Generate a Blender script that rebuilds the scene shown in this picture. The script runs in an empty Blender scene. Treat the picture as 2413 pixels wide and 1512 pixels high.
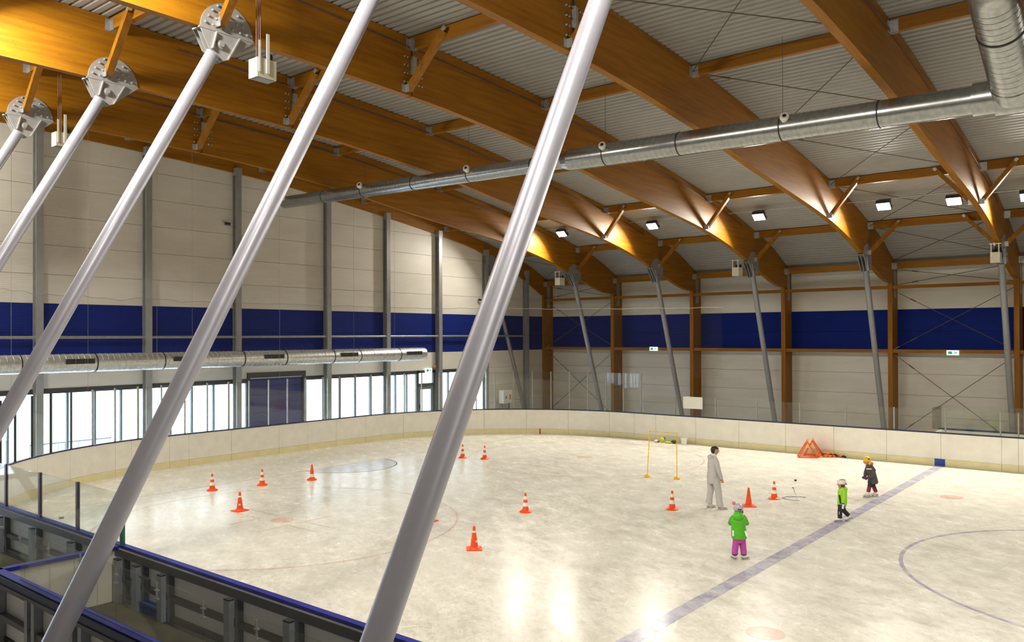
import bpy, bmesh, math, random
from mathutils import Vector, Matrix
random.seed(7)
S = bpy.context.scene
COL = S.collection

# ------------------------------------------------------------------ camera
W, H, F = 2413, 1512, 1931.8
YAW, PITCH, ROLL = 0.69262, 0.00618, -0.00328
CAM = Vector((6.519, -19.708, 4.708))
cy, sy, cp, sp = math.cos(YAW), math.sin(YAW), math.cos(PITCH), math.sin(PITCH)
fwd = Vector((-sy*cp, cy*cp, sp)); rgt = Vector((cy, sy, 0)); upv = rgt.cross(fwd)
cr, sr = math.cos(ROLL), math.sin(ROLL)
rgt, upv = cr*rgt + sr*upv, -sr*rgt + cr*upv
cd = bpy.data.cameras.new('camera'); cam = bpy.data.objects.new('camera', cd); COL.objects.link(cam)
cd.sensor_fit = 'HORIZONTAL'; cd.sensor_width = 36; cd.lens = F/W*36
cd.shift_x = 39.48/W; cd.shift_y = 22.98/W; cd.clip_end = 400
cam.matrix_world = Matrix(((rgt.x, upv.x, -fwd.x, CAM.x), (rgt.y, upv.y, -fwd.y, CAM.y), (rgt.z, upv.z, -fwd.z, CAM.z), (0, 0, 0, 1)))
S.camera = cam

# ------------------------------------------------------------------ light and exposure
world = bpy.data.worlds.new('world'); S.world = world; world.use_nodes = True
bg = world.node_tree.nodes['Background']; bg.inputs[0].default_value = (0.80, 0.90, 1.0, 1); bg.inputs[1].default_value = 7.0
LAMP_WATTS = 340.0
LAMP_COLOR = (1.0, 0.94, 0.82)
S.view_settings.view_transform = 'Standard'; S.view_settings.look = 'None'
S.view_settings.gamma = 1.0; S.view_settings.use_curve_mapping = False
S.view_settings.exposure = 0.0
S.cycles.transparent_max_bounces = 32

# ------------------------------------------------------------------ materials
def new_mat(name):
    m = bpy.data.materials.new(name); m.use_nodes = True
    nt = m.node_tree; nt.nodes.clear()
    out = nt.nodes.new('ShaderNodeOutputMaterial')
    return m, nt, out
def N(nt, kind, **kw):
    n = nt.nodes.new(kind)
    for k, v in kw.items():
        if k.startswith('i_'): n.inputs[k[2:].replace('_', ' ')].default_value = v
        else: setattr(n, k, v)
    return n
def rgba(c): return (c[0], c[1], c[2], 1)
def position(nt, scale=(1, 1, 1), rot=(0, 0, 0)):
    g = N(nt, 'ShaderNodeNewGeometry'); v = g.outputs['Position']
    if any(rot):
        mr = N(nt, 'ShaderNodeMapping'); mr.inputs['Rotation'].default_value = rot; nt.links.new(v, mr.inputs['Vector']); v = mr.outputs['Vector']
    mp = N(nt, 'ShaderNodeMapping'); mp.inputs['Scale'].default_value = scale
    nt.links.new(v, mp.inputs['Vector']); return mp.outputs['Vector']
def noise(nt, vec, scale, detail=4, rough=0.55):
    n = N(nt, 'ShaderNodeTexNoise'); n.inputs['Scale'].default_value = scale
    n.inputs['Detail'].default_value = detail; n.inputs['Roughness'].default_value = rough
    nt.links.new(vec, n.inputs['Vector']); return n.outputs['Fac']
def ramp(nt, fac, stops):
    r = N(nt, 'ShaderNodeValToRGB'); e = r.color_ramp.elements
    while len(e) < len(stops): e.new(0.5)
    for el, (p, c) in zip(e, stops): el.position = p; el.color = rgba(c)
    nt.links.new(fac, r.inputs['Fac']); return r.outputs['Color']
def mixc(nt, fac, a, b, mode='MIX'):
    m = N(nt, 'ShaderNodeMix', data_type='RGBA', blend_type=mode)
    for s, v in ((m.inputs[0], fac), (m.inputs[6], a), (m.inputs[7], b)):
        if isinstance(v, (int, float)): s.default_value = v
        elif isinstance(v, tuple): s.default_value = rgba(v)
        else: nt.links.new(v, s)
    return m.outputs[2]
def bsdf(nt, out, color, rough=0.5, metal=0.0, spec=None):
    b = N(nt, 'ShaderNodeBsdfPrincipled')
    if isinstance(color, tuple): b.inputs['Base Color'].default_value = rgba(color)
    else: nt.links.new(color, b.inputs['Base Color'])
    if isinstance(rough, (int, float)): b.inputs['Roughness'].default_value = rough
    else: nt.links.new(rough, b.inputs['Roughness'])
    b.inputs['Metallic'].default_value = metal
    if spec is not None: b.inputs['Specular IOR Level'].default_value = spec
    nt.links.new(b.outputs[0], out.inputs['Surface']); return b
def bump(nt, b, height, strength=0.3, dist=0.02):
    n = N(nt, 'ShaderNodeBump'); n.inputs['Strength'].default_value = strength; n.inputs['Distance'].default_value = dist
    nt.links.new(height, n.inputs['Height']); nt.links.new(n.outputs['Normal'], b.inputs['Normal'])
def simple(name, color, rough=0.5, metal=0.0, var=0.12, scale=6.0, spec=None):
    m, nt, out = new_mat(name)
    f = noise(nt, position(nt), scale, 3)
    d = tuple(max(0, c*(1-var)) for c in color); l = tuple(min(1, c*(1+var)) for c in color)
    bsdf(nt, out, ramp(nt, f, [(0.3, d), (0.7, l)]), rough, metal, spec); return m
def wood(name, axis):
    m, nt, out = new_mat(name)
    st = {'x': (0.35, 6, 6), 'y': (6, 0.35, 6), 'z': (6, 6, 0.35)}[axis]
    f = noise(nt, position(nt, st), 1.6, 6, 0.6)
    c = ramp(nt, f, [(0.25, (0.215, 0.077, 0.0025)), (0.5, (0.30, 0.120, 0.004)), (0.75, (0.37, 0.158, 0.006))])
    k = {'x': (1.6, 9, 9), 'y': (9, 1.6, 9), 'z': (9, 9, 1.6)}[axis]
    kn = noise(nt, position(nt, k), 4.2, 2)
    dark = ramp(nt, kn, [(0.68, (0, 0, 0)), (0.74, (0.7, 0.7, 0.7))])
    c = mixc(nt, dark, c, (0.16, 0.055, 0.006))
    b = bsdf(nt, out, c, 0.52, 0.0, 0.28); bump(nt, b, f, 0.12, 0.01); return m
def panel_mat(name, color, rough=0.42, spec=0.4):
    m, nt, out = new_mat(name)
    f = noise(nt, position(nt, (0.4, 0.4, 1.5)), 1.2, 4)
    d = tuple(c*0.93 for c in color); l = tuple(min(1, c*1.05) for c in color)
    b = bsdf(nt, out, ramp(nt, f, [(0.3, d), (0.7, l)]), rough, 0.0, spec)
    w = N(nt, 'ShaderNodeTexWave', wave_type='BANDS', bands_direction='Z'); w.inputs['Scale'].default_value = 5.0
    nt.links.new(position(nt), w.inputs['Vector']); bump(nt, b, w.outputs['Fac'], 0.18, 0.012); return m
def metal_mat(name, color, rough, metal=0.85):
    m, nt, out = new_mat(name)
    f = noise(nt, position(nt), 9, 5)
    d = tuple(c*0.8 for c in color); l = tuple(min(1, c*1.12) for c in color)
    bsdf(nt, out, ramp(nt, f, [(0.3, d), (0.7, l)]), rough, metal); return m
def glass_mat(name, tint, refl=1.0, body=None, bodyfac=0.0):
    m, nt, out = new_mat(name)
    t = N(nt, 'ShaderNodeBsdfTransparent'); t.inputs[0].default_value = rgba(tint)
    g = N(nt, 'ShaderNodeBsdfGlossy'); g.inputs['Roughness'].default_value = 0.03; g.inputs['Color'].default_value = (refl, refl, refl, 1)
    lw = N(nt, 'ShaderNodeLayerWeight'); lw.inputs['Blend'].default_value = 0.5          # Schlick reflectance, the same from both sides of the pane
    pw = N(nt, 'ShaderNodeMath', operation='POWER'); pw.inputs[1].default_value = 5.0; nt.links.new(lw.outputs['Facing'], pw.inputs[0])
    fr = N(nt, 'ShaderNodeMath', operation='MULTIPLY_ADD'); fr.inputs[1].default_value = 0.93; fr.inputs[2].default_value = 0.04; nt.links.new(pw.outputs[0], fr.inputs[0])
    mx = N(nt, 'ShaderNodeMixShader'); nt.links.new(fr.outputs[0], mx.inputs[0]); nt.links.new(t.outputs[0], mx.inputs[1]); nt.links.new(g.outputs[0], mx.inputs[2])
    last = mx
    if body:
        d = N(nt, 'ShaderNodeBsdfDiffuse'); d.inputs[0].default_value = rgba(body)
        m2 = N(nt, 'ShaderNodeMixShader'); m2.inputs[0].default_value = bodyfac
        nt.links.new(mx.outputs[0], m2.inputs[1]); nt.links.new(d.outputs[0], m2.inputs[2]); last = m2
    nt.links.new(last.outputs[0], out.inputs['Surface']); return m
def emit_mat(name, color, strength):
    m, nt, out = new_mat(name)
    e = N(nt, 'ShaderNodeEmission'); e.inputs[0].default_value = rgba(color); e.inputs[1].default_value = strength
    nt.links.new(e.outputs[0], out.inputs['Surface']); return m
def ice_color(nt):
    """scratched, skated ice: creamy base, cloudy patches and pale blade marks"""
    p = position(nt)
    big = noise(nt, p, 0.22, 4); mid = noise(nt, position(nt, (1, 1.6, 1), (0, 0, 0.5)), 1.2, 8, 0.7)
    fine = noise(nt, position(nt, (1.0, 1.7, 1), (0, 0, 0.75)), 4.5, 9, 0.78)
    c = ramp(nt, mid, [(0.30, (0.54, 0.515, 0.44)), (0.50, (0.70, 0.675, 0.60)), (0.70, (0.80, 0.775, 0.71))])
    c = mixc(nt, ramp(nt, fine, [(0.36, (0.75, 0.75, 0.75)), (0.52, (0, 0, 0))]), c, (0.50, 0.475, 0.40))
    c = mixc(nt, ramp(nt, big, [(0.35, (0, 0, 0)), (0.7, (0.45, 0.45, 0.45))]), c, (0.73, 0.705, 0.64))
    for rot, sc in ((0.35, 1.5), (1.25, 1.3), (2.2, 1.7), (2.8, 1.1), (0.8, 2.0), (1.8, 1.4)):
        n = noise(nt, position(nt, (0.5, 14.0, 1), (0, 0, rot)), sc, 6, 0.7)
        c = mixc(nt, ramp(nt, n, [(0.62, (0, 0, 0)), (0.67, (0.8, 0.8, 0.8))]), c, (0.90, 0.88, 0.82))
    return c, mid
def ice_mat(name, paint=None, amount=0.0):
    m, nt, out = new_mat(name)
    c, mid = ice_color(nt)
    if paint:
        n = noise(nt, position(nt, (1, 1, 1)), 2.6, 6, 0.75)
        f = ramp(nt, n, [(0.32, (amount*0.25,)*3), (0.62, (amount,)*3)])
        c = mixc(nt, f, c, paint)
    r = ramp(nt, mid, [(0.3, (0.14, 0.14, 0.14)), (0.7, (0.32, 0.32, 0.32))])
    b = bsdf(nt, out, c, r, 0.0, 0.06)
    bump(nt, b, noise(nt, position(nt, (1, 2.5, 1), (0, 0, 0.6)), 2.2, 6, 0.7), 0.10, 0.01)
    return m
def net_mat(name):
    m, nt, out = new_mat(name)
    u = N(nt, 'ShaderNodeUVMap'); sepn = N(nt, 'ShaderNodeSeparateXYZ'); nt.links.new(u.outputs[0], sepn.inputs[0])
    outs = []
    for ch in (0, 1):
        a = N(nt, 'ShaderNodeMath', operation='MULTIPLY'); a.inputs[1].default_value = 1/0.05; nt.links.new(sepn.outputs[ch], a.inputs[0])
        fr = N(nt, 'ShaderNodeMath', operation='FRACT'); nt.links.new(a.outputs[0], fr.inputs[0])
        lt = N(nt, 'ShaderNodeMath', operation='LESS_THAN'); lt.inputs[1].default_value = 0.032; nt.links.new(fr.outputs[0], lt.inputs[0]); outs.append(lt)
    mx = N(nt, 'ShaderNodeMath', operation='MAXIMUM'); nt.links.new(outs[0].outputs[0], mx.inputs[0]); nt.links.new(outs[1].outputs[0], mx.inputs[1])
    t = N(nt, 'ShaderNodeBsdfTransparent'); d = N(nt, 'ShaderNodeBsdfDiffuse'); d.inputs[0].default_value = (0.16, 0.15, 0.12, 1)
    ms = N(nt, 'ShaderNodeMixShader'); nt.links.new(mx.outputs[0], ms.inputs[0]); nt.links.new(t.outputs[0], ms.inputs[1]); nt.links.new(d.outputs[0], ms.inputs[2])
    nt.links.new(ms.outputs[0], out.inputs['Surface']); return m

M = dict(
    wood_x=wood('glulam_along_x', 'x'), wood_y=wood('glulam_along_y', 'y'), wood_z=wood('glulam_along_z', 'z'),
    panel_white=panel_mat('wall_panel_white', (0.72, 0.69, 0.615)), panel_blue=panel_mat('wall_panel_blue', (0.005, 0.019, 0.185), 0.6, 0.10),
    deck=simple('roof_deck_steel', (0.345, 0.347, 0.33), 0.5, 0.0, 0.05, 2), deck_seam=simple('deck_seam', (0.2, 0.2, 0.18), 0.5),
    galv=metal_mat('galvanised_steel', (0.50, 0.52, 0.53), 0.38, 0.7), strut=simple('strut_silver_paint', (0.44, 0.44, 0.515), 0.38, 0.40, 0.03, 3),
    plate=simple('plate_silver_paint', (0.40, 0.395, 0.395), 0.4, 0.3, 0.06, 8), grey_steel=simple('column_grey_paint', (0.33, 0.335, 0.33), 0.4, 0.3, 0.08, 3),
    far_strut=simple('far_strut_grey_paint', (0.30, 0.30, 0.31), 0.4, 0.3, 0.05, 3),
    duct=metal_mat('duct_spiral_steel', (0.40, 0.415, 0.41), 0.25, 0.9), duct_bright=metal_mat('wall_duct_steel', (0.70, 0.71, 0.69), 0.33, 0.8), black=simple('black_rubber', (0.015, 0.015, 0.017), 0.5),
    rail=simple('board_rail_grey', (0.115, 0.118, 0.122), 0.45), frame_post=simple('frame_post_blue_grey', (0.34, 0.375, 0.43), 0.4, 0.25),
    dark=simple('dark_frame', (0.035, 0.04, 0.045), 0.45), frame=simple('window_frame_grey', (0.16, 0.19, 0.22), 0.4, 0.2),
    pane=glass_mat('window_glass', (0.96, 0.98, 1.0)), rink_glass=glass_mat('rink_glass', (0.955, 0.97, 0.95), 0.8, (0.32, 0.34, 0.28), 0.012),
    board=simple('board_white', (0.84, 0.81, 0.72), 0.42, 0, 0.05, 2.5), kick=simple('kickplate_yellow', (0.80, 0.72, 0.42), 0.4, 0, 0.06, 3),
    cap=simple('cap_dark_blue', (0.02, 0.026, 0.085), 0.35), cap_blue=simple('cap_bright_blue', (0.022, 0.028, 0.30), 0.35),
    back_board=simple('board_back_grey', (0.78, 0.79, 0.82), 0.5, 0, 0.05, 2), olive=simple('rubber_floor_olive', (0.042, 0.037, 0.018), 0.8, 0, 0.25, 2.5),
    concrete=simple('floor_concrete', (0.33, 0.31, 0.26), 0.75, 0, 0.12, 1.2), snow=simple('outdoor_snow', (0.8, 0.82, 0.85), 0.9),
    post=simple('post_aluminium', (0.32, 0.32, 0.30), 0.4, 0.5), post_purple=simple('post_dark_purple', (0.06, 0.035, 0.085), 0.4), green=simple('post_green', (0.01, 0.14, 0.075), 0.4),
    white=simple('white_paint', (0.78, 0.77, 0.70), 0.4, 0, 0.04), cream=simple('cream_box', (0.66, 0.63, 0.50), 0.45, 0, 0.04),
    orange=simple('cone_orange', (0.86, 0.085, 0.008), 0.42, 0, 0.07), cone_white=simple('cone_white', (0.85, 0.80, 0.74), 0.4),
    yellow=simple('plastic_yellow', (0.85, 0.50, 0.02), 0.4), orange_steel=simple('orange_steel', (0.75, 0.10, 0.01), 0.4),
    blue_mark=simple('blue_marker', (0.02, 0.07, 0.36), 0.4), red_mark=simple('red_marker', (0.35, 0.05, 0.02), 0.4),
    door_blue=simple('door_blue', (0.010, 0.018, 0.15), 0.4), rope=simple('rope_grey', (0.35, 0.34, 0.30), 0.8), cable=simple('cable_dark', (0.10, 0.08, 0.06), 0.6),
    copper=simple('cable_red_brown', (0.20, 0.06, 0.03), 0.5), net=net_mat('safety_net'),
    ice=ice_mat('ice'), ice_blue=ice_mat('ice_blue_line', (0.215, 0.20, 0.40), 0.78), ice_thin=ice_mat('ice_blue_thin', (0.17, 0.16, 0.36), 0.75),
    ice_red=ice_mat('ice_red_paint', (0.62, 0.22, 0.14), 0.62), ice_thinred=ice_mat('ice_red_thin', (0.55, 0.19, 0.13), 0.5), ice_crease=ice_mat('ice_crease', (0.42, 0.45, 0.53), 0.9),
    lamp_glass=emit_mat('lamp_glass_lit', (1.0, 0.93, 0.80), 60), sign=emit_mat('exit_sign_lit', (0.75, 1.0, 0.80), 1.6), sign_green=emit_mat('exit_sign_green', (0.05, 0.42, 0.18), 0.9),
    beacon=simple('beacon_orange', (0.7, 0.16, 0.02), 0.3),
    skin=simple('skin', (0.52, 0.25, 0.15), 0.5, 0, 0.05), hair=simple('hair_dark', (0.02, 0.014, 0.010), 0.5), grey_cloth=simple('sweat_grey', (0.50, 0.475, 0.46), 0.85, 0, 0.05, 20),
    white_cloth=simple('hood_white', (0.78, 0.75, 0.78), 0.8), skate=simple('skate_white', (0.80, 0.76, 0.70), 0.4), blade=metal_mat('skate_blade', (0.5, 0.5, 0.5), 0.3),
    lime=simple('jacket_lime', (0.30, 0.66, 0.02), 0.6, 0, 0.06, 12), greenj=simple('jacket_green', (0.085, 0.44, 0.012), 0.6, 0, 0.1, 14), pink=simple('trousers_magenta', (0.48, 0.06, 0.37), 0.6, 0, 0.08, 14),
    blackc=simple('trousers_black', (0.012, 0.011, 0.014), 0.6), crimson=simple('trousers_crimson', (0.28, 0.008, 0.075), 0.6), greyj=simple('jacket_dark_grey', (0.075, 0.065, 0.062), 0.7, 0, 0.1, 12),
    helmet_silver=simple('helmet_silver', (0.42, 0.42, 0.44), 0.3), helmet_white=simple('helmet_white', (0.75, 0.74, 0.64), 0.3), helmet_yellow=simple('helmet_yellow', (0.78, 0.47, 0.01), 0.3),
    pinkp=simple('pompom_pink', (0.85, 0.16, 0.26), 0.8), purple=simple('mitten_purple', (0.12, 0.015, 0.12), 0.7), reflect=simple('reflective_strip', (0.92, 0.92, 0.95), 0.25),
    toyblue=simple('toy_blue', (0.05, 0.16, 0.45), 0.4), toygreen=simple('toy_yellowgreen', (0.55, 0.62, 0.03), 0.4), violet=simple('glove_violet', (0.10, 0.03, 0.45), 0.6),
)

# ------------------------------------------------------------------ mesh helpers
def wloc(o):
    v = Vector((0, 0, 0))
    while o is not None: v += o.location; o = o.parent
    return v
class MB:
    def __init__(s): s.v = []; s.f = []; s.uv = None
    def add(s, vs, fs):
        n = len(s.v); s.v += [tuple(v) for v in vs]; s.f += [tuple(i+n for i in f) for f in fs]; return s
    def box(s, x0, x1, y0, y1, z0, z1):
        return s.add([(x0,y0,z0),(x1,y0,z0),(x1,y1,z0),(x0,y1,z0),(x0,y0,z1),(x1,y0,z1),(x1,y1,z1),(x0,y1,z1)],
                     [(3,2,1,0),(4,5,6,7),(0,1,5,4),(1,2,6,5),(2,3,7,6),(3,0,4,7)])
    def bar(s, p, q, w, h, up=(0, 0, 1)):
        p, q, up = Vector(p), Vector(q), Vector(up); d = (q-p).normalized(); a = d.cross(up)
        if a.length < 1e-4: a = d.cross(Vector((1, 0, 0)))
        a.normalize(); b = a.cross(d); a *= w/2; b *= h/2
        return s.add([p-a-b, p+a-b, p+a+b, p-a+b, q-a-b, q+a-b, q+a+b, q-a+b], [(0,1,2,3),(7,6,5,4),(0,4,5,1),(1,5,6,2),(2,6,7,3),(3,7,4,0)])
    def tube(s, pts, r, n=10, cap=True):
        pts = [Vector(p) for p in pts]; rs = r if isinstance(r, (list, tuple)) else [r]*len(pts)
        a = None; base = len(s.v)
        for i, p in enumerate(pts):
            d = (pts[min(i+1, len(pts)-1)]-pts[max(i-1, 0)]).normalized()
            if a is None:
                a = d.cross(Vector((0, 0, 1)))
                if a.length < 1e-3: a = d.cross(Vector((1, 0, 0)))
            a = (a-d*a.dot(d)).normalized(); b = d.cross(a)
            s.v += [tuple(p+(a*math.cos(t)+b*math.sin(t))*rs[i]) for t in (2*math.pi*k/n for k in range(n))]
        for i in range(len(pts)-1):
            for k in range(n):
                k2 = (k+1) % n; o = base+i*n
                s.f.append((o+k, o+k2, o+n+k2, o+n+k))
        if cap:
            s.f.append(tuple(base+k for k in reversed(range(n)))); o = base+(len(pts)-1)*n; s.f.append(tuple(o+k for k in range(n)))
        return s
    def prism(s, poly, axis, a0, a1):
        n = len(poly)
        def m(u, w, a): return {'x': (a, u, w), 'y': (u, a, w), 'z': (u, w, a)}[axis]
        return s.add([m(u, w, a0) for u, w in poly]+[m(u, w, a1) for u, w in poly],
                     [tuple(reversed(range(n))), tuple(range(n, 2*n))]+[(i, (i+1) % n, n+(i+1) % n, n+i) for i in range(n)])
    def lathe(s, prof, c=(0, 0, 0), n=16):
        base = len(s.v)
        for r, z in prof: s.v += [(c[0]+r*math.cos(2*math.pi*k/n), c[1]+r*math.sin(2*math.pi*k/n), c[2]+z) for k in range(n)]
        for i in range(len(prof)-1):
            for k in range(n):
                k2 = (k+1) % n; o = base+i*n; s.f.append((o+k, o+k2, o+n+k2, o+n+k))
        s.f.append(tuple(base+k for k in reversed(range(n)))); o = base+(len(prof)-1)*n; s.f.append(tuple(o+k for k in range(n)))
        return s
    def ball(s, c, r, n=12, m=8, zmin=-1.0, zmax=1.0):
        r = r if isinstance(r, (list, tuple)) else (r, r, r); base = len(s.v); th0 = math.asin(max(-1, zmin)); th1 = math.asin(min(1, zmax))
        for j in range(m+1):
            t = th0+(th1-th0)*j/m
            t = max(-1.5533, min(1.5533, t))
            for k in range(n):
                a = 2*math.pi*k/n; s.v.append((c[0]+r[0]*math.cos(t)*math.cos(a), c[1]+r[1]*math.cos(t)*math.sin(a), c[2]+r[2]*math.sin(t)))
        for j in range(m):
            for k in range(n):
                k2 = (k+1) % n; o = base+j*n; s.f.append((o+k, o+k2, o+n+k2, o+n+k))
        s.f.append(tuple(base+k for k in reversed(range(n)))); o = base+m*n; s.f.append(tuple(o+k for k in range(n)))
        return s
    def strip(s, A, B, thick):
        """plate between polylines A and B (3-D points), thick = offset vector"""
        t = Vector(thick); n = len(A); vs = [Vector(p) for p in A]+[Vector(p) for p in B]; vs += [v+t for v in vs]; fs = []
        for i in range(n-1):
            fs += [(i, i+1, n+i+1, n+i), (2*n+i, 3*n+i, 3*n+i+1, 2*n+i+1), (i, 2*n+i, 2*n+i+1, i+1), (n+i, n+i+1, 3*n+i+1, 3*n+i)]
        fs += [(0, n, 3*n, 2*n), (n-1, 3*n-1, 4*n-1, 2*n-1)]
        return s.add(vs, fs)
    def mesh(s, name, mat, off=(0, 0, 0), smooth=False):
        me = bpy.data.meshes.new(name); o = Vector(off)
        me.from_pydata([tuple(Vector(v)-o) for v in s.v], [], s.f); me.materials.append(mat)
        bm = bmesh.new(); bm.from_mesh(me); bmesh.ops.recalc_face_normals(bm, faces=bm.faces); bm.to_mesh(me); bm.free()
        if smooth:
            me.polygons.foreach_set('use_smooth', [True]*len(me.polygons))
            me.set_sharp_from_angle(angle=math.radians(40))
        me.update(); return me
    def build(s, name, mat, parent=None, smooth=False, local=False):
        """world-space shape -> object; under a parent it becomes its part. local=True: the shape is in the parent's own space"""
        m = M[mat] if isinstance(mat, str) else mat
        if parent is not None:
            o = bpy.data.objects.new(name, s.mesh(name, m, (0, 0, 0) if local else wloc(parent), smooth)); o.parent = parent
        else:
            xs, ys, zs = zip(*s.v); base = ((min(xs)+max(xs))/2, (min(ys)+max(ys))/2, min(zs))
            o = bpy.data.objects.new(name, s.mesh(name, m, base, smooth)); o.location = base
        COL.objects.link(o); return o
def thing(name, label, cat, loc=(0, 0, 0), rotz=0, group=None, kind=None):
    o = bpy.data.objects.new(name, None); o.empty_display_size = 0.2; COL.objects.link(o)
    o.location = loc; o.rotation_euler = (0, 0, rotz)
    return tag(o, label, cat, group, kind)
def tag(o, label=None, cat=None, group=None, kind=None):
    if label: o['label'] = label
    if cat: o['category'] = cat
    if group: o['group'] = group
    if kind: o['kind'] = kind
    return o
def struct(name, label=None, loc=(0, 0, 0), cat=None):
    o = bpy.data.objects.new(name, None); COL.objects.link(o); o.location = loc
    return tag(o, label, cat, None, 'structure')
def part(mesh, name, parent, loc=(0, 0, 0), rot=(0, 0, 0)):
    o = bpy.data.objects.new(name, mesh); COL.objects.link(o); o.parent = parent; o.location = loc; o.rotation_euler = rot; return o
def interp(pts, y):
    """smooth curve through (y, z) points"""
    n = len(pts)
    if y <= pts[0][0]: return pts[0][1]
    if y >= pts[-1][0]: return pts[-1][1]
    i = max(k for k in range(n-1) if pts[k][0] <= y)
    def sl(k):
        if k == 0 or k == n-1: a, b = (0, 1) if k == 0 else (n-2, n-1); return (pts[b][1]-pts[a][1])/(pts[b][0]-pts[a][0])
        d0 = (pts[k][1]-pts[k-1][1])/(pts[k][0]-pts[k-1][0]); d1 = (pts[k+1][1]-pts[k][1])/(pts[k+1][0]-pts[k][0])
        return 0 if d0*d1 <= 0 else 2*d0*d1/(d0+d1)
    (y0, z0), (y1, z1) = pts[i], pts[i+1]; h = y1-y0; t = (y-y0)/h; m0, m1 = sl(i)*h, sl(i+1)*h
    return (2*t**3-3*t*t+1)*z0+(t**3-2*t*t+t)*m0+(-2*t**3+3*t*t)*z1+(t**3-t*t)*m1
ORD = ['edge', 'first', 'second', 'third', 'fourth', 'fifth', 'sixth']

# ------------------------------------------------------------------ building geometry (metres; X along the rink, Y across, ice at Z = 0)
def XB(i): return -18.58+5*(i-1)          # right face of roof beam i; beam 0 lies on the gable wall
TOP = [(-24, 12.3), (-17, 12.62), (-10.2, 12.55), (-4.85, 12.38), (1, 12.07), (6.7, 11.43), (12.5, 10.62), (15, 10.17), (17.6, 9.55), (19.5, 9.05), (21, 8.45), (22.6, 7.75)]
BOT = [(-24, 11.0), (-10.2, 10.98), (-4.85, 10.88), (1, 10.47), (5, 9.95), (8.5, 9.57), (11.9, 9.17), (14.5, 8.70), (16.6, 8.17), (18.35, 7.66), (20.95, 7.12), (22.6, 7.10)]
top = lambda y: interp(TOP, y)
bot = lambda y: interp(BOT, y)
XG, YW, YN_WALL, X_END = -23.73, 22.25, -23.6, 36.4
XE, YN, YF, RC = -21.2, -13.0, 13.09, 8.5     # inside of the rink boards, corner radius
L1 = RC*math.pi/2; L2 = (YF-RC)-(YN+RC); CX = XE+RC; S_FAR = 2*L1+L2
def path(s, off=0.0):
    """point on the boards' line; s = 0 where the near-left corner begins, growing round the end to the far side; off = outwards"""
    r = RC+off
    if s < 0: return (CX-s, YN-off)
    if s < L1: a = -math.pi/2-s/RC; return (CX+r*math.cos(a), YN+RC+r*math.sin(a))
    s -= L1
    if s < L2: return (XE-off, YN+RC+s)
    s -= L2
    if s < L1: a = math.pi-s/RC; return (CX+r*math.cos(a), YF-RC+r*math.sin(a))
    return (CX+s-L1, YF+off)
def run(s0, s1, z, off=0.0, step=0.45):
    n = max(1, int((s1-s0)/step)+1)
    return [(*path(s0+(s1-s0)*k/n, off), z) for k in range(n+1)]

# floor, ice and the ground outside
tag(MB().box(XG-0.2, X_END, YN_WALL, YW+0.1, -0.25, -0.05).build('floor', 'concrete'), 'pale concrete hall floor around the ice rink', None, None, 'structure')
tag(MB().box(-22.5, 20, -15.0, -13.20, -0.05, 0.28).build('floor_matting', 'olive'), 'dark olive rubber matting on the floor beside the near boards', None, None, 'structure')
tag(MB().box(-90, XG-0.3, -70, 70, -0.6, -0.3).build('ground_outside', 'snow'), 'bright snowy ground outside the gable windows', None, None, 'structure')
ice = struct('floor_ice', 'scratched cream coloured ice sheet of the skating rink')
outline = [path(s) for s in [-46.0]+[L1*k/14 for k in range(15)]+[L1+L2+L1*k/14 for k in range(15)]+[S_FAR+46.0]]
MB().prism([(x, y) for x, y in outline], 'z', -0.05, 0.0).build('ice_slab', 'ice', ice)
def ring(cx, cy_, r0, r1, a0=0, a1=2*math.pi, n=72):
    A = [(cx+r0*math.cos(a0+(a1-a0)*k/n), cy_+r0*math.sin(a0+(a1-a0)*k/n), 0.001) for k in range(n+1)]
    B = [(cx+r1*math.cos(a0+(a1-a0)*k/n), cy_+r1*math.sin(a0+(a1-a0)*k/n), 0.001) for k in range(n+1)]
    return MB().strip(A, B, (0, 0, 0.001))
def mark(mb, name, mat): return mb.build(name, mat, ice)
mark(MB().box(-0.15, 0.15, YN+0.02, YF-0.02, 0.001, 0.002), 'blue_line', 'ice_blue')
mark(ring(6.43, 0, 4.46, 4.54), 'centre_circle', 'ice_thin')
for x, y in ((1.5, 7), (1.5, -7), (-11.16, -7), (-11.16, 7)):
    mark(MB().lathe([(0.30, 0.001), (0.30, 0.002)], (x, y, 0), 32), 'face_off_spot', 'ice_red')
for y in (-7, 7):
    mark(ring(-11.16, y, 4.47, 4.53), 'end_zone_circle', 'ice_thinred')
    mb = MB()
    for sx in (-1, 1):
        for sy_ in (-1, 1):
            x0, y0 = -11.16+sx*0.6, y+sy_*0.25
            mb.box(min(x0, x0+sx*1.2), max(x0, x0+sx*1.2), y0-0.025, y0+0.025, 0.001, 0.002)
            mb.box(x0-0.025, x0+0.025, min(y0+sy_*0.03, y0+sy_*0.9), max(y0+sy_*0.03, y0+sy_*0.9), 0.001, 0.002)
    mark(mb, 'face_off_ticks', 'ice_thinred')
gl = math.sqrt(RC**2-(CX-(-16.97))**2)
mark(MB().box(-17.0, -16.94, YN+RC-gl+0.05, YF-RC+gl-0.05, 0.001, 0.002), 'goal_line', 'ice_thinred')
cr_ = [(-16.93, -1.83)]+[(-16.93+1.83*math.sin(math.pi*k/24), -1.83*math.cos(math.pi*k/24)) for k in range(25)]
mark(MB().prism(cr_[1:], 'z', 0.001, 0.002), 'goal_crease', 'ice_crease')
mark(ring(-16.93, 0, 1.80, 1.85, -math.pi/2, math.pi/2, 36), 'crease_line', 'ice_thinred')

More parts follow.
